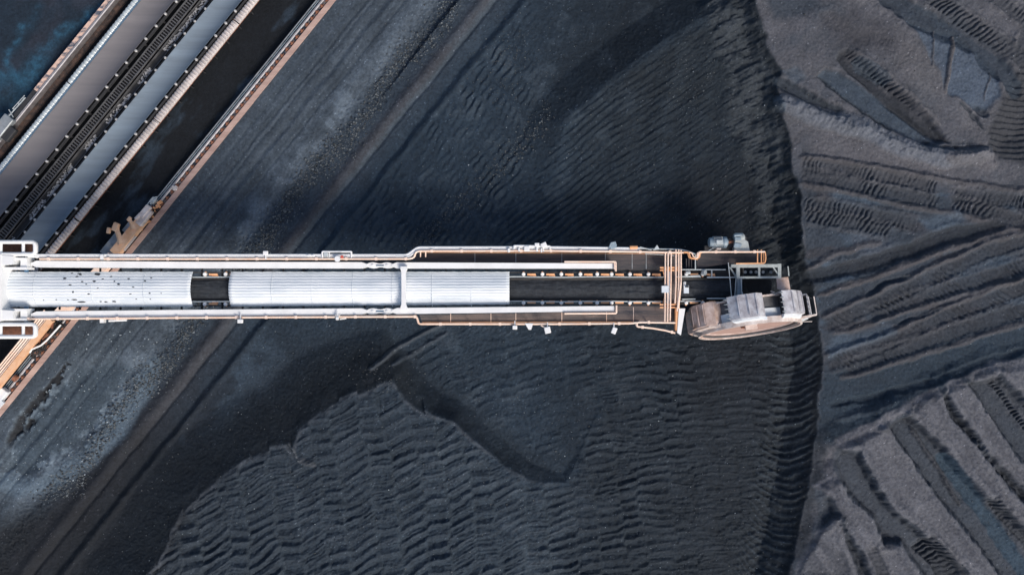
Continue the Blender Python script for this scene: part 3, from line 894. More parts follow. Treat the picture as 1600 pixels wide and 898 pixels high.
def qsweep(prof, p0=P0, p1=P1, closed=True, steps=1):
    mb = MB()
    frames = []
    for k in range(steps + 1):
        p = p0 + (p1 - p0) * k / steps
        frames.append(lambda a, b, p=p: Q(a, p, b))
    mb.sweep(prof, frames, closed, closed)
    return mb


def rect(q0_, q1_, z0, z1):
    return [(q0_, z0), (q1_, z0), (q1_, z1), (q0_, z1)]


def repeat(o, t, step, n):
    """further copies of a part along the lane"""
    for k in range(1, n):
        c = o.copy()
        COL.objects.link(c)
        c.parent = t
        c.location = (Q(0, 1) - Q(0, 0)) * (step * k)


def conveyor(label, qa_, qb_, m, seed, left_rollers, right_rollers, flat_z):
    base = Q((qa_ + qb_) / 2, 0, GZ)
    t = thing('stockyard_conveyor', label, 'conveyor', base, 'long belt conveyors side by side in the stockyard')
    w = qb_ - qa_
    # troughed belt: flat middle, raised wings, thin but solid
    prof = [(qa_ - 1, flat_z + 0.36), (qa_ + 0.24 * w, flat_z), (qb_ - 0.24 * w, flat_z), (qb_ + 1, flat_z + 0.36)]
    under = [(a, b - 0.05) for a, b in prof[::-1]]
    qsweep(prof + under, steps=8).build('belt', m, t, smooth=40)
    for qq in (qa_ - 4.0, qb_ + 3.4):
        qsweep(rect(qq - 1.2, qq + 1.2, flat_z - 0.15, flat_z + 0.12)).build('stringer', M['frame'], t)
    lg = MB()
    p = P0 + 10
    for qq in (qa_ - 4.0, qb_ + 3.4):
        lg.bar(Q(qq, p, GZ), Q(qq, p, flat_z - 0.15), 0.14, 0.14)
    lg.bar(Q(qa_ - 4, p, flat_z - 0.28), Q(qb_ + 3.4, p, flat_z - 0.28), 0.12, 0.1)
    repeat(lg.build('trestle', M['frame'], t), t, 46, 21)
    # one idler set is built and copied
    rnd = random.Random(seed)
    protos = []
    for qq, sgn, go_ in ((qa_ - 3.6, -1, left_rollers), (qb_ + 3.0, 1, right_rollers)):
        if not go_:
            continue
        proto = None
        p = -395.0 + seed * 3
        n = 0
        while p < 450 and n < 48:
            c = Q(qq, p, flat_z + 0.28)
            if proto is None:
                mb = MB()
                mb.tube([c - Vector((0, 0, 0.16)), c + Vector((0, 0, 0.03)), c + Vector((0, 0, 0.07))], [0.115, 0.115, 0.07], 12)
                mb.tube([c - DQ * 0.16 - Vector((0, 0, 0.08)), c + DQ * 0.02 - Vector((0, 0, 0.08))], 0.05, 8)
                proto = mb.build('idler_roller', M['roller'], t)
                p_ref = c
            else:
                o = proto.copy()
                COL.objects.link(o)
                o.parent = t
                o.location = c - p_ref + DQ * rnd.uniform(-0.03, 0.03)
            p += 24.6 + rnd.uniform(-1.0, 1.0)
            n += 1
    return t


cv1 = conveyor('wide grey stockyard belt conveyor between the silver corrugated cover and the ladder tray', 180, 218, M['beltgrey'], 1, False, True, 0.35)
qsweep([(174.6, 0.62), (178.6, 0.74), (178.6, 0.70), (174.6, 0.58)]).build('sky_sheen_strip', M['skysheen'], cv1)  # strip added to stand for sky reflected on the belt's edge
cv2 = conveyor('narrower blue grey stockyard belt conveyor between the ladder tray and the white corrugated cover', 267, 299, M['beltblue'], 2, True, True, 0.35)


def cover(label, qc, w, h, m, breaks, per, z0, mname):
    t = thing('corrugated_cover', label, 'cover', Q(qc, 0, GZ), 'long corrugated covers along the conveyors')
    ends = [P0] + breaks + [P1]
    for k in range(len(ends) - 1):
        a, b2 = ends[k] + 0.8, ends[k + 1] - 0.8
        n = max(4, int((b2 - a) / per * 6))
        prof = []
        for j in range(9):
            an = math.pi * j / 8
            prof.append((qc - w / 2 * math.cos(an), math.sin(an) ** 0.7))
        mb = MB()
        frames = []
        for i2 in range(n + 1):
            p = a + (b2 - a) * i2 / n
            wv = (0.055 if h > 0.3 else 0.10) * math.sin(2 * math.pi * p / per)
            frames.append(lambda x, y, p=p, wv=wv: Q(x, p, z0 + y * (h + wv)))
        mb.sweep(prof, frames)
        o = mb.build('cover_panel', m, t)
        mdf = o.modifiers.new('thickness', 'SOLIDIFY')
        mdf.thickness = 0.02
        mdf.offset = -1
    for s_ in (-1, 1):
        lg = MB()
        lg.bar(Q(qc + s_ * (w / 2 - 0.6), P0 + 8, GZ), Q(qc + s_ * (w / 2 - 0.6), P0 + 8, z0 + 0.03), 0.09, 0.09)
        repeat(lg.build('support_post', M['frame'], t), t, 30, 32)
    for s_ in (-1, 1):
        qsweep(rect(qc + s_ * w / 2 - 0.7, qc + s_ * w / 2 + 0.7, z0 - 0.08, z0 + 0.0)).build('edge_angle', M['rust'], t)
    return t


cover('silver corrugated cover strip running beside the wide grey conveyor, blue in its grooves', 171.5, 10.5, 0.42, M['galv'], [-250, 32, 210, 380], 6.4, 0.30, 'galv')
cover('whitish corrugated cover strip of narrow slats beside the blue grey conveyor', 311.5, 11, 0.26, M['strip'], [-318, -205, -8, 190, 350], 5.6, 0.25, 'strip')

# ladder tray between the conveyors
lt = thing('ladder_tray', 'dark ladder-like cable tray with many rungs between the two conveyors', 'cable tray', Q(235, 0, GZ))
for qq in (228.5, 240.5):
    qsweep(rect(qq - 0.6, qq + 0.6, 0.02, 0.20)).build('side_rail', M['darksteel'], lt)
mb = MB()
p = P0
while p < P1:
    mb.bar(Q(229.2, p, 0.10), Q(239.8, p, 0.10), 0.085, 0.08)
    p += 4.6
mb.build('rung', M['darksteel'], lt)['kind'] = 'stuff'
for qq in (228.5, 240.5):
    mb = MB().bar(Q(qq, P0 + 5, GZ), Q(qq, P0 + 5, 0.02), 0.08, 0.08)
    repeat(mb.build('trestle', M['frame'], lt), lt, 40, 24)
for k, (qq, r) in enumerate(((232, 0.06), (235.2, 0.05), (237.6, 0.06))):
    MB().tube([Q(qq + 0.5 * math.sin(p * 0.05 + k), p, 0.06 - 0.10) for p in range(int(P0), int(P1), 20)], r, 6).build('cable', M['black'], lt, smooth=60)

# littered channel beside it
cc = thing('cable_channel', 'shallow steel channel filled with spilled pale scrap beside the ladder tray', 'channel', Q(247, 0, GZ))
for qq in (242.8, 253.5):
    qsweep(rect(qq - 0.45, qq + 0.45, GZ, -0.12)).build('channel_wall', M['darksteel'], cc)
qsweep(rect(243.3, 253, GZ + 0.01, -0.42)).build('channel_floor', M['frame'], cc)
mb = MB()
rn = random.Random(4)
p = P0
while p < P1:
    if math.sin(p * 0.09) + math.sin(p * 0.041 + 1) > -0.5:
        c = Q(rn.uniform(244.3, 252), p, -0.40)
        mb.box(c + Vector((0, 0, 0.04)), (rn.uniform(0.05, 0.26), rn.uniform(0.04, 0.13), rn.uniform(0.05, 0.12)), Matrix.Rotation(rn.uniform(0, 3), 3, 'Z'))
    p += 0.85
tag(mb.build('spilled_scrap', M['roller']), 'pale spilled chips and scrap littering the channel by the ladder tray', 'scrap', kind='stuff')


# rails
def rail_profile(qc, z, k=1.0):
    w = 1.35 * k
    return [(qc - w, z), (qc + w, z), (qc + w, z + 0.03), (qc + 0.25, z + 0.06), (qc + 0.25, z + 0.14), (qc + 0.75 * k, z + 0.15), (qc + 0.75 * k, z + 0.21), (qc - 0.75 * k, z + 0.21), (qc - 0.75 * k, z + 0.15), (qc - 0.25, z + 0.14), (qc - 0.25, z + 0.06), (qc - w, z + 0.03)]


rt = thing('crane_rail', 'rust pink travelling rail with clips on its concrete beam beside the open coal yard', 'rail track', Q(398, 0, GZ), 'rails the reclaimer travels on')
qsweep(rect(401.6, 409.5, GZ - 0.3, 0.16), steps=2).build('concrete_kerb', M['pink'], rt)
qsweep(rect(386.5, 401.6, GZ - 0.3, 0.02), steps=2).build('rail_beam', M['greyconc'], rt)
qsweep(rail_profile(393.3, 0.024, 1.1)).build('rail', M['rail'], rt)
qsweep(rect(385.2, 386.5, GZ - 0.2, 0.10)).build('edge_angle', M['steel'], rt)
qsweep(rect(388.6, 389.4, 0.02, 0.12)).build('guard_angle', M['bluesteel'], rt)
proto = None
p = -395.0
n = 0
while p < 480 and n < 99:
    c = Q(397.6, p, 0.08)
    if proto is None:
        mb = MB()
        mb.bar(c - DQ * 0.13, c + DQ * 0.13, 0.16, 0.10)
        mb.bar(c - DP * 0.22 + DQ * 0.06 + Vector((0, 0, 0.02)), c + DP * 0.22 + DQ * 0.06 + Vector((0, 0, 0.02)), 0.06, 0.12)
        mb.tube([c + Vector((0, 0, 0.03)), c + Vector((0, 0, 0.14))], 0.045, 6)
        proto = mb.build('rail_clip', M['rust'], rt)
        cr = c
    else:
        o = proto.copy(); COL.objects.link(o); o.parent = rt
        o.location = c - cr
    p += 12.4
    n += 1

rl = thing('crane_rail', 'flaking peach travelling rail with a ballast strip at the dark teal ground', 'rail track', Q(138, 0, GZ), 'rails the reclaimer travels on')
M['flake'] = mat('flaking_peach_paint', (0.66, 0.47, 0.38), 0.8, 0, 0, 2.2, 0.02, 10, (0.10, 0.11, 0.14), stretch=(R(-51), (0.5, 1.4, 1)), cut=(0.40, 0.52))
M['ballast'] = mat('rusty_ballast', (0.16, 0.10, 0.075), 0.9, 0, 0, 2.6, 0.06, 8, (0.03, 0.03, 0.032))
qsweep(rect(129.5, 136.5, GZ - 0.3, 0.10), P0, 75).build('concrete_kerb', M['flake'], rl)
qsweep(rect(129.5, 136.5, GZ - 0.3, 0.098), 75.0, P1).build('concrete_kerb', M['frame'], rl)
qsweep(rect(136.5, 140.5, GZ - 0.3, 0.0)).build('rail_beam', M['greyconc'], rl)
qsweep(rail_profile(138.6, 0.003)).build('rail', M['rail'], rl)
qsweep([(140.5, GZ - 0.1), (150, GZ - 0.1), (148.5, GZ + 0.14), (145, GZ + 0.24), (141, GZ + 0.20)], steps=40).build('ballast_strip', M['ballast'], rl)

# trolley on the far rail
tr = thing('rail_trolley', 'grey steel trolley with a lattice arm standing on the flaking peach rail', 'trolley', Q(130, 142, 0))
c = Q(134, 150, 0.55)
MB().box(c, (2.2, 0.95, 0.6), RZ.to_3x3(), 0.06).build('body', M['steel'], tr)
MB().box(Q(146, 152, 0.45), (1.3, 0.9, 0.5), RZ.to_3x3(), 0.05).build('motor_box', M['frame'], tr)
mb = MB()
mb.bar(Q(132, 142, 0.75), Q(132.5, 92, 0.55), 0.07, 0.07)
mb.bar(Q(129, 118, 0.65), Q(130, 90, 0.6), 0.05, 0.05)
for p in (132, 120, 108, 96):
    mb.bar(Q(132.4, p, 0.66), Q(129.4, p - 5, 0.62), 0.035, 0.035)
mb.bar(Q(126, 122, 0.72), Q(139, 127, 0.72), 0.06, 0.06)
mb.build('lattice_arm', M['galv'], tr)
MB().box(Q(124, 152, 0.9), (0.7, 0.4, 0.35), RZ.to_3x3(), 0.04).build('junction_box', M['orange'], tr)
for s_ in (-1, 1):
    w_ = Q(138.6, 150 + s_ * 12, 0.30)
    MB().tube([w_ - DQ * 0.1, w_ + DQ * 0.1], 0.24, 14).build('wheel', M['frame'], tr)

# ------------------------------------------------------------------ the reclaimer
def zb(u): return 8.0 - 1.5 * (u / 1200.0)


def B(u, v, dz=0.0):               # on the boom's own sloping level
    p = at(u, v, zb(u))
    p.z += dz
    return p


def T(u, v, dz=1.1):               # handrails: their own height
    return at(u, v, zb(u) + dz)


rec = thing('bucket_wheel_reclaimer', 'white and orange bucket wheel reclaimer whose long boom reaches over the coal', 'reclaimer', at(-40, 449, 0))


def bx(mb, u0_, v0_, u1_, v1_, z0, z1):
    """a block over a plan rectangle that follows the boom's slope"""
    P = [B(u0_, v0_, z0), B(u1_, v0_, z0), B(u1_, v1_, z0), B(u0_, v1_, z0), B(u0_, v0_, z1), B(u1_, v0_, z1), B(u1_, v1_, z1), B(u0_, v1_, z1)]
    mb.add(P, [(3, 2, 1, 0), (4, 5, 6, 7), (0, 1, 5, 4), (1, 2, 6, 5), (2, 3, 7, 6), (3, 0, 4, 7)])
    return mb


def outline(mb, pts_, z0, z1):
    n = len(pts_)
    mb.add([B(u, v, z0) for u, v in pts_] + [B(u, v, z1) for u, v in pts_], [tuple(range(n - 1, -1, -1)), tuple(range(n, 2 * n))] + [(i, (i + 1) % n, n + (i + 1) % n, n + i) for i in range(n)])
    return mb


def bent(path, r=3.0, n=5):
    """round the corners of a plan path"""
    out_ = [path[0]]
    for a, b2, c2 in zip(path[:-2], path[1:-1], path[2:]):
        a_, b_, c3 = Vector(a), Vector(b2), Vector(c2)
        d0, d1 = (a_ - b_), (c3 - b_)
        rr = min(r, d0.length * 0.45, d1.length * 0.45)
        s0, s1_ = b_ + d0.normalized() * rr, b_ + d1.normalized() * rr
        for k in range(n + 1):
            t = k / n
            q_ = s0 * (1 - t) ** 2 + b_ * 2 * t * (1 - t) + s1_ * t * t
            out_.append((q_.x, q_.y))
    out_.append(path[-1])
    return out_


# girders: upper and lower, with the pinned link plates
def gy(side, u):
    return np.interp(u, [60, 300, 570, 955], [412.8, 414.3, 414.8, 415.8] if side < 0 else [491.2, 488.4, 486.0, 481.6])


def gw(u):
    return np.interp(u, [60, 570, 960], [5.1, 4.8, 3.9])


for sd_ in (-1, 1):
    for (ua_, ub_) in ((66, 568), (622, 958)):
        us = np.linspace(ua_, ub_, 12)
        top = [(u, gy(sd_, u) - gw(u)) for u in us]
        bot = [(u, gy(sd_, u) + gw(u)) for u in us[::-1]]
        if ua_ < 100:
            pre = [(58, gy(sd_, 60) + 1.6), (58, gy(sd_, 60) - 1.6)]
        else:
            pre = [(614, gy(sd_, 614) + 1.6), (614, gy(sd_, 614) - 1.6)]
        end = [(577, gy(sd_, 577) - 1.6), (577, gy(sd_, 577) + 1.6)] if ub_ < 600 else []
        mb = MB()
        poly = pre + top + end + bot
        outline(mb, poly, -0.55, 0.85)
        mb.build('girder', M['white'], rec)
    lob = []
    for t in np.linspace(574, 618, 23):
        lob.append((t, max(0.9 + 3.7 * abs(math.sin(math.pi * (t - 574) / 22)) ** 0.75, 2.9 if 588 < t < 604 else 0)))
    poly = [(t, gy(sd_, t) - h_ * (1 if abs(t - 596) > 4 else 1)) for t, h_ in lob] + [(t, gy(sd_, t) + h_) for t, h_ in lob[::-1]]
    mb = outline(MB(), poly, 0.0, 0.80)
    lp = mb.build('link_plate', M['white'], rec)
    mb = MB()
    for t in (585, 607):
        c = B(t, gy(sd_, t), 0)
        mb.tube([c + Vector((0, 0, 0.78)), c + Vector((0, 0, 0.88))], 0.09, 10)
    mb.build('pin', M['white'], lp)
    bx(MB(), 590, gy(sd_, 596) - 0.9, 602, gy(sd_, 596) + 0.9, 0.803, 0.82).build('slot', M['deepblue'], lp)

# cross beam with flared ends
f1, f2 = gy(-1, 633) + gw(633), gy(1, 633) - gw(633)
outline(MB(), [(628.5, f1), (639.5, f1), (637, f1 + 6), (637, f2 - 6), (639.5, f2), (628.5, f2), (630.5, f2 - 6), (630.5, f1 + 6)], 0.95, 1.28).build('cross_beam', M['white'], rec)
mb = MB()
for vv in (f1 - 1.2, f2 + 1.2):
    bx(mb, 629, vv - 1.5, 639, vv + 1.5, 0.852, 1.27)
mb.build('beam_bracket', M['white'], rec)


# hoods: arched, corrugated along the belt
def hood(ua_, ub_, v0_, v1_, seams):
    prof = []
    n = 12 * 6
    for k in range(n + 1):
        t = k / n
        an = math.pi * t
        prof.append((t, 0.62 * math.sin(an) ** 0.8 + 0.022 * math.cos(2 * math.pi * 12 * t)))
    mb = MB()
    us = np.linspace(ua_, ub_, max(2, int((ub_ - ua_) / 6)))
    rn_ = random.Random(int(ub_))
    frames = []
    for u in us:
        sag = 0.012 * math.sin(u * 0.13) + 0.010 * math.sin(u * 0.051 + 1)
        frames.append(lambda t, h, u=u, sag=sag: B(u, v0_[0] + (v0_[1] - v0_[0]) * (u - ua_) / (ub_ - ua_) * 1.0 + t * ((v1_[0] + (v1_[1] - v1_[0]) * (u - ua_) / (ub_ - ua_)) - (v0_[0] + (v0_[1] - v0_[0]) * (u - ua_) / (ub_ - ua_))) + 0.25 * math.sin(u * 0.37), 0.15 + h + sag))
    mb.sweep(prof, frames)
    o = mb.build('belt_hood', M['hood'], rec, smooth=60)
    md = o.modifiers.new('thickness', 'SOLIDIFY'); md.thickness = 0.025; md.offset = -1
    for s_ in seams:
        mb = MB()
        fr = []
        for u in (s_ - 0.5, s_ + 0.5):
            fr.append(lambda t, h, u=u: B(u, v0_[0] + t * (v1_[0] - v0_[0]), 0.175 + h))
        mb.sweep(prof, fr)
        so = mb.build('lap_seam', M['hood'], o, smooth=60)
        md = so.modifiers.new('thickness', 'SOLIDIFY'); md.thickness = 0.012; md.offset = -1
    return o


h1 = hood(-60, 303, (424.5, 424.5), (479.5, 479.0), [60, 150, 230])
h2 = hood(362, 796, (424.5, 424.5), (478.5, 475.5), [428, 490, 553, 614, 676, 737])
# crust of coal dust lying in the corrugations of the first hood
mb = MB()
rn = random.Random(12)


def hood_z(t): return 0.15 + 0.62 * math.sin(math.pi * t) ** 0.8 + 0.022 * math.cos(24 * math.pi * t)


blots = [(155, 428.5, 6, 2.2), (107, 435, 3, 1.5), (154, 439.5, 3, 1.5), (122, 468, 5, 1.2), (133, 471.5, 8, 1.0), (117, 445, 3, 1.0), (122, 456, 1.6, 2.0), (146, 459, 2.5, 1), (162, 471, 2, 1), (170, 471.5, 2.5, 1), (183, 471, 3, 1), (206, 435.5, 2.2, 1), (192, 444, 2.4, 1), (232, 439, 2, 1), (241, 434, 1.6, 1), (240, 458, 2, 1), (210, 459, 2, .8), (130, 429, 3, 1.2), (125, 432, 2.5, 1), (135, 440, 2, 1), (166, 436, 2, .8), (178, 432, 2, .8), (142, 444, 1.6, .7), (215, 448.5, 2, .8), (258, 458, 1.6, .6), (112, 468, 1.4, .7), (94, 468, 1.4, .6), (74, 468.5, 1.4, .6), (185, 439.5, 1.6, .7), (160, 450, 1.8, .6), (218, 467, 1.4, .6), (240, 467, 1.4, .7), (127, 427.5, 3, .9), (115, 427, 2.4, .9)]
for (u, v, a, h_) in blots:
    ring = []
    n = 11
    for k in range(n):
        an = 2 * math.pi * k / n
        rr = rn.uniform(0.65, 1.2)
        ring.append((u + a * rr * math.cos(an), v + h_ * rr * math.sin(an)))
    def hz(v): return hood_z(min(0.98, max(0.02, (v - 424.5) / 55)))
    V = [B(x, y, hz(y) + 0.018) for x, y in ring] + [B(u, v, hz(v) + 0.045)]
    mb.add(V, [(k, (k + 1) % n, n) for k in range(n)])
tag(mb.build('coal_dust', M['soot']), 'small black crusts of coal dust lying on the pale corrugated boom hood', 'coal dust', kind='stuff')

# boom belt with its skirts, and the coal on it
bv0, bv1 = 434.0, 469.5
mb = MB()
prof = [(0.0, 0.0), (0.28, -0.30), (0.72, -0.30), (1.0, 0.0), (1.0, -0.05), (0.72, -0.35), (0.28, -0.35), (0.0, -0.05)]
fr = [(lambda t, h, u=u: B(u, bv0 + t * (bv1 - bv0), h - 0.05)) for u in (-60, 300, 700, 1152)]
mb.sweep(prof, fr, True, True)
mb.build('boom_belt', M['black'], rec)
mb = MB()
rng2 = np.random.default_rng(3)
us = np.linspace(-58, 1148, 700)
ts = np.linspace(0.03, 0.97, 34)
Ug, Tg = np.meshgrid(us, ts, indexing='ij')
hh = -0.33 + 0.42 * np.sin(np.pi * Tg) ** 0.7 + 0.07 * fbm(Ug / 14, Tg * 7, 3, 4) + 0.05 * fbm(Ug / 60, Tg * 10, 8, 3)
hh *= 1
V = []
for i_ in range(len(us)):
    for j_ in range(len(ts)):
        V.append(B(us[i_], bv0 + ts[j_] * (bv1 - bv0), float(hh[i_, j_])))
nT = len(ts)
mb.add(V, [(i_ * nT + j_, i_ * nT + j_ + 1, (i_ + 1) * nT + j_ + 1, (i_ + 1) * nT + j_) for i_ in range(len(us) - 1) for j_ in range(nT - 1)])
tag(mb.build('coal_stream', M['coal'], smooth=80), 'dark stream of crushed coal lying along the boom belt between the hoods', 'coal', kind='stuff')
for vv in (bv0 - 1.3, bv1 + 1.3):
    mb = MB()
    us = np.linspace(-60, 1095, 120)
    pr = [(-0.75, 0.02), (0.75, 0.02), (0.75, 0.07), (-0.75, 0.07)]
    fr = [(lambda a, b2, u=u: B(u, vv + a + 0.35 * math.sin(u * 0.045) + 0.15 * math.sin(u * .13), b2)) for u in us]
    mb.sweep(pr, fr, True, True)
    mb.build('belt_edge', M['galv'], rec)

# idlers either side of the belt: bracket, roller cap; one built, the rest copied
for sd_, vv in ((-1, 428.3), (1, 475.0)):
    proto = pr_c = None
    for u in [320.5, 353, 818, 847.5, 877, 906.7, 933, 955.5, 984, 1013, 1072, 1098]:
        vv_ = vv if u < 700 else (vv if sd_ < 0 else 473.0)
        c = B(u, vv_, 0.0)
        if proto is None:
            mb = MB()
            mb.tube([c + Vector((0, 0, -0.1)), c + Vector((0, 0, 0.12)), c + Vector((0, 0, 0.16))], [0.145, 0.145, 0.10], 14)
            proto = mb.build('idler_cap', M['white'], rec)
            pc = c
            mb = MB()
            mb.box(c + Vector((0.62, 0.02 * sd_, -0.03)), (0.66, 0.15, 0.12), None, 0.02)
            mb.box(c + Vector((0.75, 0.12 * sd_, -0.08)), (0.5, 0.1, 0.1), None, 0.02)
            mb.box(c + Vector((0, 0, -0.12)), (0.12, 0.42, 0.14))
            ibr = mb.build('idler_bracket', M['orange'], rec)
        else:
            for src in (proto, ibr):
                o = src.copy(); COL.objects.link(o); o.parent = rec; o.location = c - pc
mb = MB()
for vv in (425.6, 477.4):
    a, b2 = (vv, vv) if vv < 450 else (478.2, 475.6)
    us = [-60, 360, 800, 1035]
    fr = [(lambda x, y, u=u: B(u, a + (b2 - a) * (u / 1035) + x, y)) for u in us]
    mb.sweep([(-0.9, -0.5), (0.9, -0.5), (0.9, -0.14), (-0.9, -0.14)], fr, True, True)
mb.build('belt_stringer', M['frame'], rec)
mb = MB()
for u in range(-40, 1030, 32):
    mb.bar(B(u, 416, -0.50), B(u, 484, -0.50), 0.12, 0.12)
mb.build('underframe', M['frame'], rec)

# walk decks
def deck(pl, m, z=-0.12):
    o = outline(MB(), pl, z - 0.06, z).build('walkway_deck', m, rec)
    return o


dk1 = deck([(648, 399), (655, 392), (1062, 393.5), (1066, 420), (962, 421), (958, 411), (648, 409)], M['deck'])
dk2 = deck([(655, 492), (958, 486.5), (962, 478), (1052, 478), (1052, 503), (660, 505)], M['deckwarm'])
deck([(62, 404), (640, 404), (648, 409.6), (62, 408)], M['deck'])  # narrow dark deck added for the strip of shade by the girder
deck([(62, 496.5), (650, 491.4), (652, 494.5), (62, 497.5)], M['deckwarm'])
deck([(1090, 394.5), (1192, 394.5), (1192, 411), (1142, 411.5), (1090, 419)], M['deck'], -0.2)
# plate joints across the decks
for u, va_, vb_, z in ((742, 393, 410, 0), (806, 393, 410, 0), (878, 393, 411, 0), (946, 393, 410, 0), (988, 394, 420, 0), (1010, 394, 420, 0)):
    bx(MB(), u - 0.5, va_, u + 0.5, vb_, -0.12, -0.09).build('deck_joint', M['steel'], dk1)
for u, va_, vb_ in ((704, 490, 504), (767, 489.5, 504), (806, 489, 504), (878, 488, 503.5), (948, 487, 503), (990, 480, 503)):
    bx(MB(), u - 0.5, va_, u + 0.5, vb_, -0.12, -0.09).build('deck_joint', M['peach'], dk2)

# handrails and trays
RR = 0.075


def handrail(path, m=None, r=RR, posts=True, dz=1.0, mid=True, rad=4, pitch=46.5, name='handrail'):
    pts_ = bent(path, rad)
    mb = MB()
    plist = []
    mb.tube([T(u, v, dz) for u, v in pts_], r, 8)
    if mid:
        mb.tube([T(u, v, dz) - Vector((0, 0, 0.5)) for u, v in pts_], r * 0.45, 6)
    if posts:
        acc = 0.0
        nxt = pitch * 0.3
        for (a, b2) in zip(pts_[:-1], pts_[1:]):
            L = math.dist(a, b2)
            while acc + L >= nxt:
                t = (nxt - acc) / L
                plist.append(T(a[0] + (b2[0] - a[0]) * t, a[1] + (b2[1] - a[1]) * t, dz))
                nxt += pitch
            acc += L
    hr = mb.build(name, m or M['peach'], rec, smooth=50)
    for k, p in enumerate(plist):
        if k == 0:
            pb = MB()
            pb.tube([p - Vector((0, 0, dz + 0.15)), p + Vector((0, 0, 0.02))], r * 0.75, 6)
            pb.box(p + Vector((0, 0, 0.02)), (r * 2.6, r * 3.0, r * 1.6), None, 0.01)
            post = pb.build('handrail_post', m or M['peach'], hr)
        else:
            o = post.copy(); COL.objects.link(o); o.parent = hr
            o.location = p - plist[0]
    return hr


# upper side
handrail([(62, 404.3), (640, 404.3), (647, 402), (649, 394), (655, 392), (860, 391.8), (985, 393), (1068, 394.5)])
toe = MB()
for a, b2 in (((655, 394.2), (1062, 396.5)), ((660, 503.8), (1000, 502.8))):
    toe.bar(B(a[0], a[1], 0.0), B(b2[0], b2[1], 0.0), 0.03, 0.22)
toe.build('toe_board', M['orange'], rec)
for off, m in ((0, 'white'), (3.0, 'white')):
    pa_ = bent([(40, 398.2 + off * 0.9), (636, 398.2 + off * 0.9), (652, 386.3 + off), (860, 386.0 + off), (1000, 387.8 + off * 0.8)], 5)
    mb = MB()
    mb.tube([T(u, v, 0.85) for u, v in pa_], 0.085, 8)
    mb.build('cable_tray', M['white'], rec, smooth=50)
mb = MB()
pa_ = bent([(40, 399.6), (636, 399.6), (653, 387.8), (860, 387.6), (1000, 389)], 5)
fr = [(lambda a, b2, u=u, v=v: T(u, v + a, 0.78 + b2)) for u, v in pa_]
mb.sweep([(-1.4, 0), (1.4, 0), (1.4, 0.03), (-1.4, 0.03)], fr, True, True)
mb.build('cable_tray', M['hood'], rec)
MB().tube([T(u, v, 0.9) for u, v in bent([(618, 401), (640, 401), (652, 390)], 3)], 0.07, 8).build('cable_tray', M['white'], rec, smooth=50)
mb = MB()
for u in (657, 665):
    mb.tube([T(u, 393, 0.9), T(u, 401, 0.4)], 0.05, 6)
mb.build('step_rung', M['peach'], rec)
# lower side
handrail([(30, 498.2), (300, 496), (651, 494.4), (654, 506), (860, 506), (985, 505), (1000, 503.2), (1055, 504)])
handrail([(995, 504), (995, 510), (1020, 512.5), (1040, 516), (1055, 520)], rad=3)
# inner rails where the girders end
handrail([(882, 408.8), (962, 408.8), (962, 424)], rad=2, mid=False, posts=False)
handrail([(882, 489.6), (963, 489.2), (963, 477)], rad=2, mid=False, posts=False)
MB().tube([T(960, 410, 1.0), T(960, 421, 1.0)], 0.05, 6).build('handrail', M['peach'], rec)
# far deck rails
M['hotpeach'] = M['orange']
handrail([(1068, 394), (1076, 394), (1078.5, 403), (1090, 404.5)], M['orange'], rad=3, posts=False)
handrail([(1071, 394), (1081, 394.5), (1083, 401), (1089, 403)], M['peach'], r=0.055, rad=3, posts=False, mid=False)
handrail([(1086, 404), (1090, 402), (1091.5, 393.5), (1195, 393.2)], M['peach'], rad=3, pitch=30)
handrail([(1089, 404), (1093, 402), (1094, 395.5), (1097, 394)], M['orange'], r=0.05, rad=2, posts=False, mid=False)
handrail([(1195, 393), (1196.5, 402), (1195, 411), (1150, 411.6)], M['orange'], r=0.06, rad=3, posts=False)
for u in (1183.5, 1189.5):
    handrail([(u, 390), (u, 412)], M['orange'], r=0.05, posts=False, mid=False)
MB().tube([T(u, v, 0.8) for u, v in bent([(1000, 388.2), (1028, 389), (1060, 389.5), (1074, 392), (1086, 397)], 6)], 0.06, 8).build('cable_tray', M['galv'], rec, smooth=50)
MB().tube([T(u, v, 0.9) for u, v in bent([(1008, 396.5), (1040, 398), (1063, 400)], 6)], 0.03, 6).build('cable', M['galv'], rec)

# small fittings on the handrails: floodlights (body, lens) ---------------
fl = None


def flood(u, v, rot, w, h, dz=1.2, m='white'):
    c = T(u, v, dz)
    mt = Matrix.Rotation(R(rot), 3, 'Z')
    mb = MB()
    mb.box(c, (w, h, 0.22), mt, 0.03)
    d = Vector((0, 1, 0)) if v > 449 else Vector((0, -1, 0))
    mb.bar(c, c + d * (h / 2 + 0.35) - Vector((0, 0, 0.1)), 0.07, 0.07)
    o = mb.build('floodlight', M[m], rec)
    mb = MB()
    mb.box(c - Vector((0, 0, 0.125)), (w * 0.8, h * 0.8, 0.03), mt)
    mb.build('lens', M['bluesteel'], o)


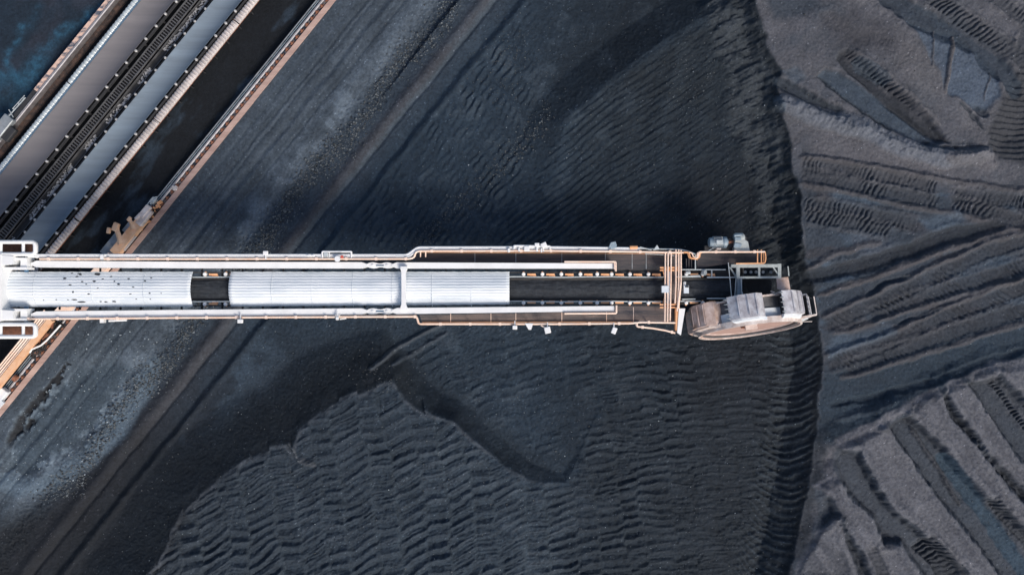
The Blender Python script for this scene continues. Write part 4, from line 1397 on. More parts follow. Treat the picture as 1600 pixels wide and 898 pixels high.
flood(415, 395, 0, 0.36, 0.30)
flood(375.5, 501.5, 0, 0.40, 0.30)
flood(804.5, 511.3, 0, 0.36, 0.30)
flood(855.5, 515.5, 12, 0.46, 0.50)
flood(959.5, 516.2, -22, 0.36, 0.50)
flood(839, 382.2, 0, 0.36, 0.26)
flood(849.5, 382.5, 25, 0.44, 0.34)
flood(527, 513 - 16, 0, 0.22, 0.26)
mb = MB()
mb.add([T(820, 505, 1.15), T(833, 505, 1.15), T(830, 515, 1.15), T(826, 515, 1.15), T(820, 505, 1.3), T(833, 505, 1.3), T(830, 515, 1.3), T(826, 515, 1.3)], [(3, 2, 1, 0), (4, 5, 6, 7), (0, 1, 5, 4), (1, 2, 6, 5), (2, 3, 7, 6), (3, 0, 4, 7)])
mb.build('lamp_bracket', M['white'], rec)
MB().tube([T(845, 508, 1.1), T(854, 513, 1.2)], 0.05, 6).build('lamp_bracket', M['peach'], rec)
c = T(527.5, 404.5, 1.2)
MB().tube([c, c + Vector((0, 0, 0.14))], 0.22, 18).build('horn', M['white'], rec)
mb = MB()
c = T(534.5, 401.2, 1.2)
mb.tube([c, c + Vector((0, 0, 0.18))], [0.13, 0.10], 12)
mb.build('warning_lamp', M['red'], rec)
# rest platforms on the tray: bent frame with a gauge box
mb = MB()
mb.tube([T(u, v, 0.95) for u, v in bent([(503.5, 403), (503.5, 393), (549, 393), (549, 403)], 1.5)], 0.075, 8)
mb.tube([T(514.5, 395, 0.95), T(514.5, 404, 0.95)], 0.05, 6)
mb.build('guard_frame', M['white'], rec, smooth=50)
MB().box(T(509.5, 397.8, 0.9), (0.32, 0.34, 0.3), None, 0.03).build('gauge_box', M['galv'], rec)
mb = MB()
mb.tube([T(u, v, 1.0) for u, v in bent([(803, 389), (803, 383.8), (859.5, 384.8), (859.5, 389.5)], 1.5)], 0.08, 8)
mb.build('guard_frame', M['white'], rec, smooth=50)
mb = MB()
for u, v, w, h_ in ((823, 388.5, 0.42, 0.40), (811, 390, 0.14, 0.3), (795, 391, .2, .3), (839, 390.5, .14, .25), (846, 391, .14, .3), (486, 399, 0.6, 0.12), (484, 399, .15, .2), (491, 399, .15, .2)):
    MB().box(T(u, v, 1.0), (w, h_, 0.25), None, 0.02).build('junction_box', M['white'], rec)
mb = MB()
mb.prism([(0, 0), (0.5, 0.1), (0.42, 0.55), (0.12, 0.42)], -0.1, 0.25, lambda p: p + T(953, 389.5, 1.1))
mb.tube([T(952, 387, 1.3), T(955, 379.5, 1.35), T(961, 378, 1.35), T(962.5, 384, 1.3)], 0.07, 8)
mb.build('swivel_lamp', M['bluesteel'], rec)
mb = MB()
mb.tube([T(984, 386.5, 0.95), T(996, 386.2, 0.95)], 0.13, 10)
mb.build('warning_lamp', M['orange'], rec)
mb = MB()
mb.prism([(0, 0), (0.5, 0.06), (0.3, 0.4)], -0.1, 0.2, lambda p: p + T(1020, 391, 1.1))
mb.tube([T(1000, 386, 1.0), T(1018, 390.5, 1.0)], 0.05, 6)
mb.build('swivel_lamp', M['galv'], rec)
mb = MB()
bx(mb, 168, 398.5, 172.5, 406.5, 0.8, 1.2)
mb.build('junction_box', M['white'], rec)
mb = MB()
bx(mb, 165, 494, 171, 503.5, 0.55, 0.95)
mb.tube([T(170, 501, .9), T(198, 499.8, .9)], 0.08, 8)
mb.tube([T(172, 498, .9), T(190, 497.5, .9)], 0.05, 8)
mb.build('junction_box', M['white'], rec)
mb = MB()
bx(mb, 526.5, 488, 533.5, 494, 0.4, 0.75)
mb.tube([T(531, 498.5, .8), T(541, 497, .8)], 0.05, 6)
mb.build('junction_box', M['white'], rec)

# head of the portal at the boom's root
mb = MB()
outline(mb, [(4, 398), (20, 398), (20, 500), (4, 500)], -0.5, 1.55)
mb.build('portal_beam', M['white'], rec)
for v0_, v1_, s_ in ((399.5, 417, -1), (483, 500.5, 1)):
    mb = MB()
    outline(mb, [(-30, v0_), (17, v0_), (38, v0_ + 1.5), (38, v1_ - 3.5), (20, v1_ - 2), (-30, v1_)], -0.45, 1.50)
    hb = mb.build('hinge_block', M['white'], rec)
    mb = MB()
    vc = gy(s_, 60)
    for vv in (vc - 7.5, vc + 7.0):
        bx(mb, 18, vv - 1.9, 55, vv + 1.9, 0.1, 1.2)
    bx(mb, 44, vc - 9.2, 54, vc + 9, 0.3, 1.05)
    mb.build('hinge_fork', M['white'], hb)
    bx(MB(), 37, vc - 4.2, 46, vc + 4.2, -0.35, 0.25).build('hinge_recess', M['deepblue'], hb)  # dark blue block standing for the shadow inside the fork
    mb = MB()
    c = B(48, vc, 0.6)
    mb.tube([c + Vector((0, -0.62, 0)), c + Vector((0, 0.62, 0))], 0.16, 14)
    mb.build('hinge_pin', M['deepblue'], hb)
    # leg of the portal down to the undercarriage
    mb = MB()
    ptop, pfoot = B(-14, (v0_ + v1_) / 2, -0.45), at(-22, 449 + s_ * 44, 1.2)
    mb.bar(pfoot, ptop, 0.9, 0.7, (0, 1, 0))
    mb.build('portal_leg', M['white'], rec)
mb = MB()
mb.tube([T(u, v, 1.2) for u, v in ((4, 399), (-20, 392))], 0.12, 8)
mb.tube([T(u, v, 1.2) for u, v in ((4, 499), (-20, 505))], 0.12, 8)
mb.build('brace', M['white'], rec)
# side galleries: bent pipe loops round a rusty grating
for v0_, v1_ in ((378, 397), (506.5, 526)):
    mb = MB()
    for k, (d, z) in enumerate(((0, 1.3), (1.6, 0.8))):
        u1_ = 55 + d * 1.4
        mb.tube([T(u, v, z) for u, v in bent([(-60, v0_), (u1_, v0_), (u1_, v1_), (-60, v1_)], 6)], 0.15 if k == 0 else 0.11, 10)
    for u in (1.5, 36.5):
        mb.tube([T(u, v0_, 1.2), T(u, v1_, 1.2)], 0.12, 8)
    mb.build('gallery_rail', M['white'], rec, smooth=50)
    mb = MB()
    for k in range(12):
        vv = v0_ + 2 + (v1_ - v0_ - 4) * k / 11
        bx(mb, -60, vv - 0.45, 52, vv + 0.45, -0.15, -0.08)
    for u in (-40, -20, 0, 20, 40):
        bx(mb, u - 0.5, v0_ + 1, u + 0.5, v1_ - 1, -0.22, -0.15)
    mb.build('gallery_grating', M['rust'], rec)
    bx(MB(), -60, v0_ + 1, 53, v1_ - 1, -0.4, -0.3).build('gallery_floor', M['deckwarm'], rec)

# crossing bridge near the boom's head
mb = MB()
for u, a, b2, z in ((1039.5, 395, 502, 1.0), (1043.8, 395, 502.5, 1.05), (1048.6, 395, 501, 1.0)):
    MB().tube([T(u, a, z), T(u - 0.4, 440, z), T(u - 0.8 + (0 if u < 1045 else -1), b2, z)], 0.062, 8).build('bridge_rail', M['peach'], rec, smooth=50)
for u, a, b2 in ((1056, 390, 470), (1060.3, 390, 472), (1064, 391, 478)):
    MB().tube([T(u, a, 1.0), T(u, 444, 1.0), T(u - (4 if u > 1062 else 1.5), b2 + 4, 1.0)], 0.062, 8).build('bridge_rail', M['peach'], rec, smooth=50)
MB().tube([T(1064, 440, 1.08), T(1060, 470, 1.08), T(1058, 486, 1.08)], 0.06, 8).build('bridge_rail', M['peach'], rec, smooth=50)
bx(MB(), 1041, 424, 1046.5, 474, -0.05, 0.35).build('bridge_beam', M['white'], rec)
bx(MB(), 1047.5, 422, 1055.5, 475, 0.1, 0.2).build('bridge_deck', M['deckwarm'], rec)
mb = MB()
for v in (417.8, 422.0, 475.5, 480.0):
    mb.tube([T(1031, v, 0.9), T(1062, v, 0.9)], 0.065, 8)
bx(mb, 1031, 419.5, 1057, 421, 0.3, 0.6)
bx(mb, 1031, 474, 1058, 476.2, 0.3, 0.6)
bx(mb, 1053.5, 481, 1058.2, 516, -0.1, 0.55)
mb.bar(B(1036, 424, 0.1), B(1040, 440, 0.1), 0.08, 0.08); mb.bar(B(1040, 458, 0.1), B(1036, 473, 0.1), 0.08, 0.08)
mb.tube([T(1056, 422, 0.8), T(1056, 474, 0.8)], 0.06, 8)
mb.build('bridge_frame', M['orange'], rec)
outline(MB(), [(1058.5, 481.5), (1068.3, 481.5), (1061.5, 523), (1055.8, 519)], 0.3, 0.62).build('end_plate', M['white'], rec)
mb = MB()
bx(mb, 1030, 446.5, 1040.5, 457, 0.85, 1.2)
bx(mb, 1064, 446, 1071.5, 458, 0.85, 1.2)
mb.build('switch_box', M['hood'], rec)
mb = MB()
bx(mb, 1066, 446.5, 1071, 449, 1.202, 1.25)
mb.build('switch_box', M['black'], rec)
mb = MB()
for u in (1068.8, 1071):
    mb.tube([T(u, 440, 1.1), T(u, 447, 1.1)], 0.04, 6)
mb.build('conduit', M['white'], rec)

# ribs beyond the bridge
mb = MB()
for a, b2, w_ in (((1065, 421.3), (1133, 421.3), .08), ((1065, 432), (1093, 430.5), .07), ((1104, 433.2), (1156, 433.2), .10), ((1104, 466), (1150, 466), .10), ((1065, 467.5), (1086, 467), .08), ((1111.5, 422), (1111.5, 432), .09), ((1086, 396), (1086, 420.5), .08)):
    MB().bar(B(*a, 0.1), B(*b2, 0.1), w_, 0.12).build('boom_head_rail', M['galv'], rec)
mb = MB()
for u in (1073, 1077, 1081):
    mb.bar(B(u, 404, -0.15), B(u, 419, -0.15), 0.07, 0.08)
mb.build('stair_tread', M['deck'], rec)
mb = MB()
c = B(1133, 411, 0.9)
mb.tube([B(1133, 411, 1.0), B(1135, 436, 1.1), B(1138, 463, 1.0)], 0.035, 6)
mb.build('limit_rod', M['galv'], rec)
mb = MB()
mb.tube([B(1098, 426, 0.1), B(1101, 426, 0.3)], 0.2, 10)
mb.tube([B(1071, 426, 0.1), B(1078, 426, 0.1)], 0.14, 10)
mb.build('idler_cap', M['galv'], rec)
mb = MB()
bx(mb, 1070, 421, 1150, 432, -0.75, -0.45)
bx(mb, 1066, 468, 1150, 476, -0.75, -0.45)
bx(mb, 962, 420, 1066, 423, -0.6, -0.2)
mb.build('boom_head_plate', M['frame'], rec)

# motor and gearbox of the wheel
c0, c1_ = T(1107, 378.6, 0.4), T(1137, 378.6, 0.4)
mb = MB()
mb.tube([c0, c0 + (c1_ - c0) * 0.04, c0 + (c1_ - c0) * 0.2, c0 + (c1_ - c0) * 0.72, c0 + (c1_ - c0) * 0.76, c0 + (c1_ - c0) * 0.92, c0 + (c1_ - c0) * 0.93, c1_], [0.26, 0.36, 0.40, 0.40, 0.45, 0.45, 0.30, 0.24], 24)
mo = mb.build('drive_motor', M['bluesteel'], rec, smooth=35)
mb = MB()
for k in range(18):
    an = 2 * math.pi * k / 18
    d = Vector((0, math.cos(an), math.sin(an)))
    mb.bar(c0 + (c1_ - c0) * 0.22 + d * 0.42, c0 + (c1_ - c0) * 0.70 + d * 0.42, 0.03, 0.10, d)
mb.build('cooling_fin', M['steel'], mo)['kind'] = 'stuff'
mb = MB()
mb.box(T(1122, 378.6, 0.4) + Vector((0, 0, 0.42)), (0.5, 0.34, 0.16), None, 0.03)
mb.build('terminal_box', M['galv'], mo)
MB().box(T(1122.5, 387, 0.4), (0.36, 0.30, 0.3), None, 0.03).build('terminal_box', M['rim'], mo)
MB().tube([c1_, T(1146, 377.5, 0.4)], 0.12, 12).build('drive_shaft', M['rust'], rec)
MB().tube([T(1116, 387, 0.5), T(1112, 389, 0.5), T(1107, 392, 0.5)], 0.04, 6).build('cable', M['galv'], rec)
mb = MB()
ce = T(1157, 372, 0.4)
mb.tube([T(1146.5, 371.5, 0.4), T(1149, 371.5, 0.4), T(1160, 371.5, 0.4), T(1163, 371.5, 0.4)], [0.30, 0.38, 0.38, 0.24], 18)
mb.prism([(-0.55, -0.95), (0.66, -0.95), (0.50, -0.1), (0.1, 0.16), (-0.42, 0.16), (-0.55, -0.2)], -0.4, 0.34, lambda p: p + T(1157, 376, 0.4))
gb = mb.build('gearbox', M['palesteel'], rec, smooth=35)
mb = MB()
mb.tube([T(1147, 368, 0.85), T(1158, 366.8, 0.85)], 0.10, 10)
mb.box(T(1153, 373, 0.82), (0.5, 0.24, 0.1), None, 0.03)
mb.prism([(-0.4, -0.1), (0.1, -0.15), (0.25, 0.12), (-0.3, 0.2)], 0, 0.1, lambda p: p + T(1154, 384, 0.74))
mb.build('gearbox_cover', M['bluesteel'], gb)
mb = MB()
mb.box(T(1143, 380, 0.1), (0.7, 0.7, 0.5), None, 0.03)
mb.box(T(1122, 389.5, -0.25), (2.2, 0.6, 0.25), None, 0.03)
mb.box(T(1150, 390, -0.25), (1.4, 0.7, 0.25), None, 0.03)
mb.box(T(1122, 380, -0.2), (1.5, 0.7, 0.25), None, 0.03)
mb.box(T(1154, 380, -0.2), (1.3, 1.0, 0.25), None, 0.03)
mb.build('motor_base', M['frame'], rec)

# steel frame over the transfer chute
mb = MB()
Zf = 0.75


def fb(a, b2, w=0.2, h=0.2, z=Zf): mb.bar(T(*a, z), T(*b2, z), w, h)


fb((1142, 415.6), (1219, 415.2), 0.26, 0.2)
fb((1151, 433.6), (1220, 433.0), 0.16, 0.2)
fb((1152.8, 414), (1152.8, 434), 0.26, 0.22)
fb((1186, 415), (1186, 433), 0.16, 0.15)
fb((1217.5, 412), (1217.5, 433), 0.26, 0.22)
fb((1207, 416), (1218, 432), 0.10, 0.1)
fb((1140, 417), (1150, 432), 0.12, 0.1, 0.5)
fb((1231, 416), (1232.5, 431), 0.08, 0.1, 0.6)
mb.build('chute_frame', M['palesteel'], rec)
mb = MB()
bx(mb, 1149.5, 434, 1157, 465, -0.3, 0.5)
mb.build('chute_post', M['bluesteel'], rec)
mb = MB()
mb.bar(T(1157.8, 436, .6), T(1159, 463, .6), 0.06, 0.06)
mb.bar(T(1159, 456, .6), T(1162, 464, .6), 0.1, 0.06)
mb.bar(T(1150, 434, .6), T(1148, 464, .6), 0.05, 0.05)
mb.build('conduit', M['galv'], rec)
outline(MB(), [(1214, 434.5), (1232.5, 432.5), (1236, 452), (1228, 455.5), (1215, 451)], -0.3, -0.15).build('deflector_plate', M['bucketrust'], rec)
mb = MB()
bx(mb, 1158, 416.5, 1216, 417.5, -1.6, 0.55)
bx(mb, 1158, 431.5, 1216, 432.5, -1.6, 0.5)
bx(mb, 1158, 417.5, 1159.5, 431.5, -1.6, 0.5)
mb.build('transfer_chute', M['frame'], rec)
mb = MB()
for u in (1164, 1173, 1181, 1192, 1204):
    c = T(u, 425, 0.0)
    mb.tube([c, c + Vector((0, 0, 0.1))], 0.12, 10)
mb.build('chute_roller', M['steel'], rec)

# the bucket wheel --------------------------------------------------------
WC = at(1167, 489, 5.0)
WM = Matrix.Translation(WC) @ Matrix.Rotation(R(6.5), 4, 'Z') @ Matrix.Rotation(R(-11.3), 4, 'X')


def wl(r, an, y):                   # angle from the top towards +x
    return WM @ Vector((r * math.sin(an), y, r * math.cos(an)))


def lathe(prof, n=72, closed=True, ang0=0, ang1=2 * math.pi):
    mb_ = MB()
    full = abs(ang1 - ang0 - 2 * math.pi) < 1e-6
    fr_ = [(lambda r, y, a=ang0 + (ang1 - ang0) * k / n: wl(r, a, y)) for k in range(n + 1)]
    mb_.sweep(prof, fr_, closed, (not full) and closed)
    return mb_


drum = lathe([(2.95, -0.98), (3.55, -0.98), (3.62, -0.6), (3.62, 0.60), (3.3, 0.64), (3.3, -0.7), (2.95, -0.8)]).build('bucket_wheel', M['darksteel'], rec, smooth=35)
lathe([(0.0, -1.02), (0.55, -1.04), (2.9, -1.12), (3.55, -1.12), (3.8, -1.34), (3.96, -1.36), (3.96, -1.0), (3.0, -0.94), (0.0, -0.9)], closed=False).build('disc', M['wheelpink'], drum, smooth=35)
lathe([(3.9, -1.46), (4.06, -1.46), (4.06, -0.98), (3.9, -0.98)]).build('rim_ring', M['rim'], drum, smooth=35)
lathe([(3.45, -0.97), (3.70, -0.97), (3.74, -0.30), (3.66, -0.30)]).build('ring_plate', M['hood'], drum, smooth=35)
lathe([(3.28, -1.17), (3.44, -1.17), (3.44, -1.10), (3.28, -1.10)]).build('rim_ring', M['rim'], drum, smooth=35)
lathe([(3.5, 0.605), (4.0, 0.605), (4.0, 0.70), (3.5, 0.70)]).build('rim_ring', M['rim'], drum, smooth=35)
mb = MB()
for (x, z, sx, sz) in ((0, 0.55, 0.95, 0.30),):
    for a in ((-1, 1), (1, 1)):
        pass
    P = [WM @ Vector((x + i_ * sx / 2, y, z + k * sz / 2)) for i_ in (-1, 1) for y in (-1.42, -1.0) for k in (-1, 1)]
    mb.add(P, [(0, 1, 3, 2), (4, 6, 7, 5), (0, 4, 5, 1), (2, 3, 7, 6), (0, 2, 6, 4), (1, 5, 7, 3)])
hc = mb.build('hub_cover', M['rim'], drum)
lathe([(0.55, -1.14), (0.65, -1.14), (0.65, -1.02), (0.55, -1.02)]).build('hub_ring', M['rust'], drum, smooth=35)
lathe([(3.60, -1.30), (3.72, -1.37), (3.72, -1.28), (3.60, -1.2)]).build('rim_groove', M['darksteel'], drum, smooth=35)
mb = MB()
mb.sweep([(r, y) for r, y in ((0.0, -1.18), (0.4, -1.18), (0.45, -1.02))], [(lambda r, y, a=2 * math.pi * k / 20: wl(r, a, y)) for k in range(21)])
mb.build('hub_cap', M['rust'], drum, smooth=40)
MB().tube([WM @ Vector((0, -0.9, 0)), WM @ Vector((0, 2.6, 0.0))], 0.42, 20).build('axle', M['frame'], drum, smooth=40)
for k in range(6):
    an = k * math.pi / 3 + 0.3
    MB().bar(wl(0.4, an, 0.2), wl(3.35, an, 0.2), 0.5, 0.22, (WM.to_3x3() @ Vector((0, 1, 0)))).build('spoke', M['frame'], drum)


def bucket(a0, m):
    y0_, y1_ = -0.98, 0.80
    D = R(1)
    mb_ = MB()
    # outline of one cheek: mouth at the left, back at the right
    ck = [(3.60, a0 - 16 * D), (4.72, a0 - 19 * D), (4.88, a0 - 8 * D), (4.78, a0 + 8 * D), (4.30, a0 + 15 * D), (3.62, a0 + 17 * D)]

    def cheek(y, t):
        n = len(ck)
        mb_.add([wl(r, a, y) for r, a in ck] + [wl(r, a, y + t) for r, a in ck], [tuple(range(n - 1, -1, -1)), tuple(range(n, 2 * n))] + [(i, (i + 1) % n, n + (i + 1) % n, n + i) for i in range(n)])
    cheek(y0_, 0.07); cheek(y1_, -0.07)
    sh = ck[1:]
    inn = [(r - 0.06, a) for r, a in sh]
    n = len(sh)
    prof = sh + inn[::-1]
    mb_.add([wl(r, a, y0_ + 0.07) for r, a in prof] + [wl(r, a, y1_ - 0.07) for r, a in prof], [tuple(range(2 * n - 1, -1, -1)), tuple(range(2 * n, 4 * n))] + [(i, (i + 1) % (2 * n), 2 * n + (i + 1) % (2 * n), 2 * n + i) for i in range(2 * n)])
    o = mb_.build('bucket', m, drum)
    wb = MB()
    for aa in (-9, 0, 7):
        wb.bar(wl(4.90 - 0.012 * max(0, aa), a0 + aa * D, y0_ + 0.12), wl(4.90 - 0.012 * max(0, aa), a0 + aa * D, y1_ - 0.12), 0.07, 0.05)
    wb.build('wear_bar', m, drum)
    cl = MB()  # solid black block put in for the mouth's shaded interior
    cl.add([wl(3.75, a0 - 13 * D, y0_ + 0.1), wl(4.45, a0 - 8 * D, y0_ + 0.1), wl(4.45, a0 - 8 * D, y1_ - 0.1), wl(3.75, a0 - 13 * D, y1_ - 0.1), wl(3.75, a0 + 10 * D, y0_ + 0.1), wl(4.45, a0 + 8 * D, y0_ + 0.1), wl(4.45, a0 + 8 * D, y1_ - 0.1), wl(3.75, a0 + 10 * D, y1_ - 0.1)], [(0, 1, 2, 3), (7, 6, 5, 4), (0, 4, 5, 1), (1, 5, 6, 2), (2, 6, 7, 3), (3, 7, 4, 0)])
    cl.build('dark_interior', M['frame'], drum)
    for j in range(5):
        y = y0_ + 0.16 + j * (y1_ - y0_ - 0.32) / 4
        MB().tube([wl(4.72, a0 - 18 * D, y), wl(4.80, a0 - 22 * D, y)], [0.06, 0.02], 6).build('tooth', M['steel'], drum)
    return o


for k in range(7):
    a0 = R(-12 + 360 / 7 * k)
    bucket(a0, M['bucketrust'] if k in (6, 5) else M['bucket'])
# front cheeks that tie bucket and rim together
for k in range(7):
    a0 = R(-12 + 360 / 7 * k)
    mb = MB()
    pr = [(4.0, a0 - R(16)), (4.5, a0 - R(18)), (4.6, a0 - R(8)), (4.5, a0 + R(8)), (4.1, a0 + R(17)), (4.0, a0 + R(18))]
    n = len(pr)
    mb.add([wl(r, a, -1.10 - 0.12 * (r < 4.2)) for r, a in pr] + [wl(r, a, -0.985) for r, a in pr], [tuple(range(n - 1, -1, -1)), tuple(range(n, 2 * n))] + [(i, (i + 1) % n, n + (i + 1) % n, n + i) for i in range(n)])
    mb.build('bucket_cheek', M['rim'] if k in (5, 6) else M['hood'], drum)
# wheel-side ring chute and scraper frame
mb = MB()
mb.tube([T(1251, 494.8, 1.0), T(1276, 490.5, 1.0), T(1271.5, 463, 1.0)], 0.05, 6)
mb.tube([T(1250, 497.5, 1.0), T(1276, 491.5, 1.0)], 0.06, 6)
mb.build('scraper_frame', M['rim'], rec)
mb = MB()
mb.tube([T(1252, 502.3, 0.6), T(1269, 502, 0.6)], 0.025, 6)
mb.tube([T(1202, 460.5, 1.4), T(1210, 456.5, 1.6), T(1204, 454.8, 1.6)], 0.05, 6)
mb.build('limit_rod', M['rim'], rec)
mb = MB()
bx(mb, 1120, 436, 1215, 466, -1.9, -1.6)
bx(mb, 1150, 466, 1190, 480, -1.9, -1.3)
mb.build('boom_head_plate', M['frame'], rec)

# undercarriage on the rail: seen above and below the boom ----------------
bg = MB()


def qb(mb_, q, p, z, sq, sp, sz, b_=0.03):
    mb_.box(Q(q, p, z), (sp, sq, sz), RZ.to_3x3(), b_)


mb = MB()
mb.add([], [])
A0, A1 = Q(396.5, 190, 1.15), Q(396.0, 120, 1.0)
mb.bar(A0, A1, 0.75, 0.75)
main = mb.build('travel_beam', M['arm'], rec)
mb = MB()
mb.tube([Q(396, 172, 1.3), Q(389, 166, 1.4), Q(380, 160, 1.45), Q(376, 157, 1.45)], [0.42, 0.24, 0.20, 0.26], 4)
mb.box(Q(374.5, 156, 1.5), (0.72, 0.48, 0.4), (RZ @ Matrix.Rotation(0.3, 4, 'Z')).to_3x3(), 0.06)
mb.box(Q(369.5, 167, 1.5), (0.5, 0.3, 0.3), (RZ @ Matrix.Rotation(0.5, 4, 'Z')).to_3x3(), 0.05)
mb.bar(Q(375, 158, 1.45), Q(370, 165, 1.45), 0.10, 0.12)
mb.build('outrigger_arm', M['arm'], main)
mb = MB()
mb.tube([Q(396, 142, 1.3), Q(391, 138, 1.4), Q(386, 135.5, 1.45), Q(383, 134, 1.45)], [0.38, 0.20, 0.15, 0.2], 4)
mb.box(Q(382.5, 133.5, 1.48), (0.4, 0.25, 0.26), RZ.to_3x3(), 0.04)
mb.build('outrigger_arm', M['arm'], main)
MB().bar(Q(382, 205, 0.35), Q(382, 166, 0.35), 1.05, 0.5).build('side_plate', M['steel'], rec)
MB().bar(Q(386, 158, 0.35), Q(386, 138, 0.35), 0.85, 0.5).build('side_plate', M['steel'], rec)
mb = MB()
mb.box(Q(397.5, 118, 1.2), (1.6, 0.6, 0.5), RZ.to_3x3(), 0.06)
mb.box(Q(393.5, 110, 1.35), (1.2, 0.5, 0.4), RZ.to_3x3(), 0.06)
mb.tube([Q(390, 128, 1.4), Q(391, 116, 1.4)], 0.16, 12)
mb.build('travel_motor', M['rim'], rec)
mb = MB()
mb.bar(Q(401.2, 178, 1.05), Q(401.2, 150, 1.05), 0.40, 0.3)
mb.build('cable_guard', M['strip'], rec)
for p in (104, 124, 150, 176):
    c = Q(393.6, p, 0.56)
    MB().tube([c - DQ * 0.14, c + DQ * 0.14], 0.30, 18).build('travel_wheel', M['rust'], rec)
mb = MB()
rn = random.Random(8)
for k in range(46):
    p = rn.uniform(86, 192)
    c = Q(rn.uniform(397.2, 400.6), p, rn.uniform(0.35, 0.95))
    mb.box(c, (rn.uniform(0.12, 0.5), rn.uniform(0.08, 0.22), rn.uniform(0.1, 0.3)), (RZ @ Matrix.Rotation(rn.uniform(-.5, .5), 4, 'Z')).to_3x3())
mb.build('brake_linkage', M['orange'], rec)
mb = MB()
for k in range(26):
    p = rn.uniform(86, 192)
    c = Q(rn.uniform(397, 400.8), p, rn.uniform(0.5, 1.0))
    mb.box(c, (rn.uniform(0.15, 0.6), rn.uniform(0.08, 0.25), rn.uniform(0.1, 0.25)), (RZ @ Matrix.Rotation(rn.uniform(-.6, .6), 4, 'Z')).to_3x3())
mb.build('hose_bundle', M['black'], rec)
mb = MB()
mb.bar(Q(389, 98, 0.9), Q(391.5, 84, 0.9), 0.08, 0.08)
mb.bar(Q(385.5, 96, 0.9), Q(392.5, 92, 0.9), 0.08, 0.08)
mb.bar(Q(386, 88, 0.9), Q(391, 82, 0.9), 0.08, 0.08)
mb.bar(Q(386, 104, 0.9), Q(386, 86, 0.9), 0.06, 0.06)
mb.box(Q(388, 92, 0.6), (0.5, 0.4, 0.5), RZ.to_3x3(), 0.03)
mb.build('rail_sweeper', M['galv'], rec)
mb = MB()
mb.box(Q(400, 56, 0.35), (0.45, 0.22, 0.3), RZ.to_3x3(), 0.03)
mb.box(Q(400, 56, 0.45), (0.2, 0.5, 0.16), RZ.to_3x3(), 0.03)
mb.build('rail_stop', M['strip'], rec)
# lower leg of the undercarriage
mb = MB()
mb.bar(Q(384.5, 330, 1.15), Q(384.5, 510, 1.15), 0.46, 0.5)
mb.build('travel_beam', M['arm'], rec)
mb = MB()
for qq in (367.5, 371, 374.5, 378):
    mb.tube([Q(qq, 325, 1.25), Q(qq, 510, 1.25)], 0.07, 8)
mb.build('pipe_run', M['peach'], rec)
mb = MB()
for p in range(335, 510, 22):
    mb.bar(Q(366, p, 1.1), Q(383, p, 1.1), 0.08, 0.10)
mb.build('pipe_hanger', M['rust'], rec)
mb = MB()
rn = random.Random(15)
for k in range(7):
    a = [Q(rn.uniform(389, 399), 330 + j * 11 + rn.uniform(-3, 3), rn.uniform(0.5, 1.0)) for j in range(7)]
    mb.tube(a, 0.09, 7)
for k in range(16):
    c = Q(rn.uniform(389, 399), rn.uniform(328, 402), rn.uniform(0.4, 0.9))
    mb.box(c, (rn.uniform(0.3, 0.8), rn.uniform(0.15, 0.4), 0.3), (RZ @ Matrix.Rotation(rn.uniform(-.7, .7), 4, 'Z')).to_3x3(), 0.03)
mb.build('hose_bundle', M['black'], rec)
mb = MB()
for k in range(12):
    c = Q(rn.uniform(388, 398), rn.uniform(328, 392), rn.uniform(0.8, 1.05))
    mb.box(c, (rn.uniform(0.15, 0.5), rn.uniform(0.06, 0.2), 0.14), (RZ @ Matrix.Rotation(rn.uniform(-.9, .9), 4, 'Z')).to_3x3())
mb.build('brake_linkage', M['rust'], rec)
mb = MB()
mb.tube([Q(400, 328, 1.1), Q(398.5, 360, 1.15), Q(396, 372, 1.1), Q(389, 385, 1.1), Q(389, 392, 1.0)], 0.08, 8)
mb.build('cable', M['white'], rec, smooth=50)
mb = MB()
mb.bar(Q(401, 478, 0.75), Q(400, 500, 0.75), 0.5, 0.25)
mb.box(Q(394, 476, 0.6), (1.5, 0.7, 0.6), RZ.to_3x3(), 0.05)
mb.build('cable_guard', M['hood'], rec)
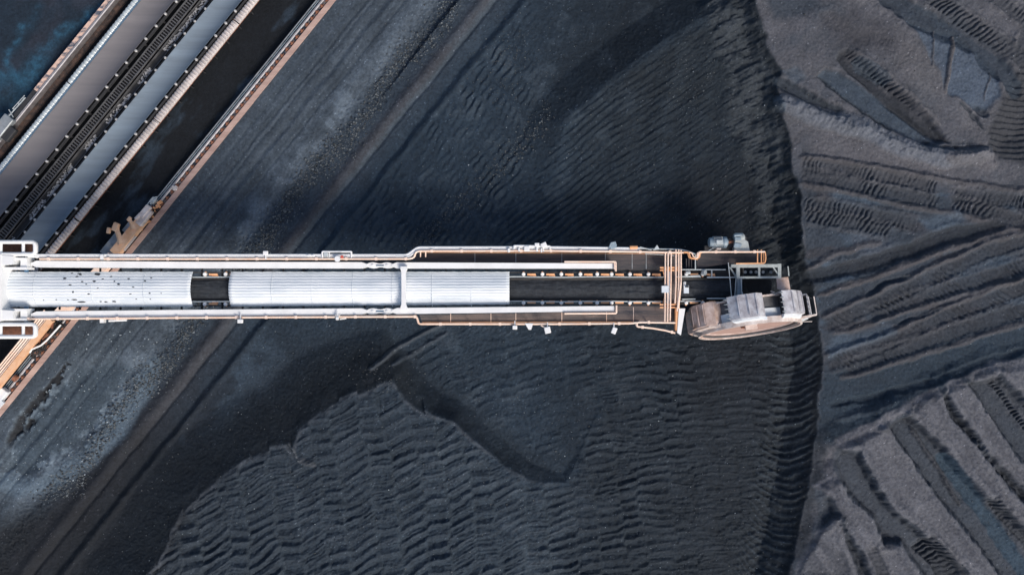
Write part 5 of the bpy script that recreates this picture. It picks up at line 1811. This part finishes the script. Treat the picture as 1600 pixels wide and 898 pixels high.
for p in (338, 362, 390, 440, 470, 495):
    c = Q(393.6, p, 0.56)
    MB().tube([c - DQ * 0.14, c + DQ * 0.14], 0.30, 18).build('travel_wheel', M['rust'], rec)
# crosswise sill between undercarriage and portal (mostly under the boom)
mb = MB()
mb.bar(Q(396.5, 195, 1.0), Q(388, 320, 1.0), 0.8, 0.8)
mb.build('travel_beam', M['peach'], rec)
mb = MB()
mb.bar(Q(392, 250, 1.5), at(-25, 449, 1.6), 1.0, 0.8)
mb.build('portal_sill', M['white'], rec)

# ------------------------------------------------------------------ light, sky, camera
SUN_EL, SUN_AZ = 43.0, 38.0        # azimuth from straight down the frame towards its right
w = bpy.data.worlds.new('World')
S.world = w
w.use_nodes = True
nt = w.node_tree
sky = nt.nodes.new('ShaderNodeTexSky')
sky.sky_type = 'NISHITA'
sky.sun_disc = False
sky.sun_elevation = R(SUN_EL)
to_sun = Vector((math.sin(R(SUN_AZ)), -math.cos(R(SUN_AZ)), 0)) * math.cos(R(SUN_EL)) + Vector((0, 0, math.sin(R(SUN_EL))))
sky.sun_rotation = math.atan2(to_sun.x, to_sun.y)
sky.dust_density = 3.0
sky.air_density = 1.0
bgn = nt.nodes['Background']
nt.links.new(sky.outputs['Color'], bgn.inputs['Color'])
bgn.inputs['Strength'].default_value = 0.072
sun = bpy.data.lights.new('sun', 'SUN')
sun.energy = 1.5
sun.angle = R(20)
sun.color = (1.0, 0.90, 0.80)
so = bpy.data.objects.new('sun', sun)
COL.objects.link(so)
so.rotation_euler = (-to_sun).to_track_quat('-Z', 'Y').to_euler()

cam = bpy.data.cameras.new('camera')
cam.sensor_width = 36.0
cam.lens = 36.0 * CAM_H / (1600 * 0.055)
cam.clip_end = 8000
co_ = bpy.data.objects.new('camera', cam)
COL.objects.link(co_)
co_.location = (0, 0, CAM_H)
co_.rotation_euler = (0, 0, 0)
S.camera = co_
S.view_settings.view_transform = 'Standard'
S.view_settings.look = 'None'
S.view_settings.exposure = 0.98
S.view_settings.gamma = 1
S.view_settings.use_curve_mapping = False
S.render.resolution_x, S.render.resolution_y = 1024, 574
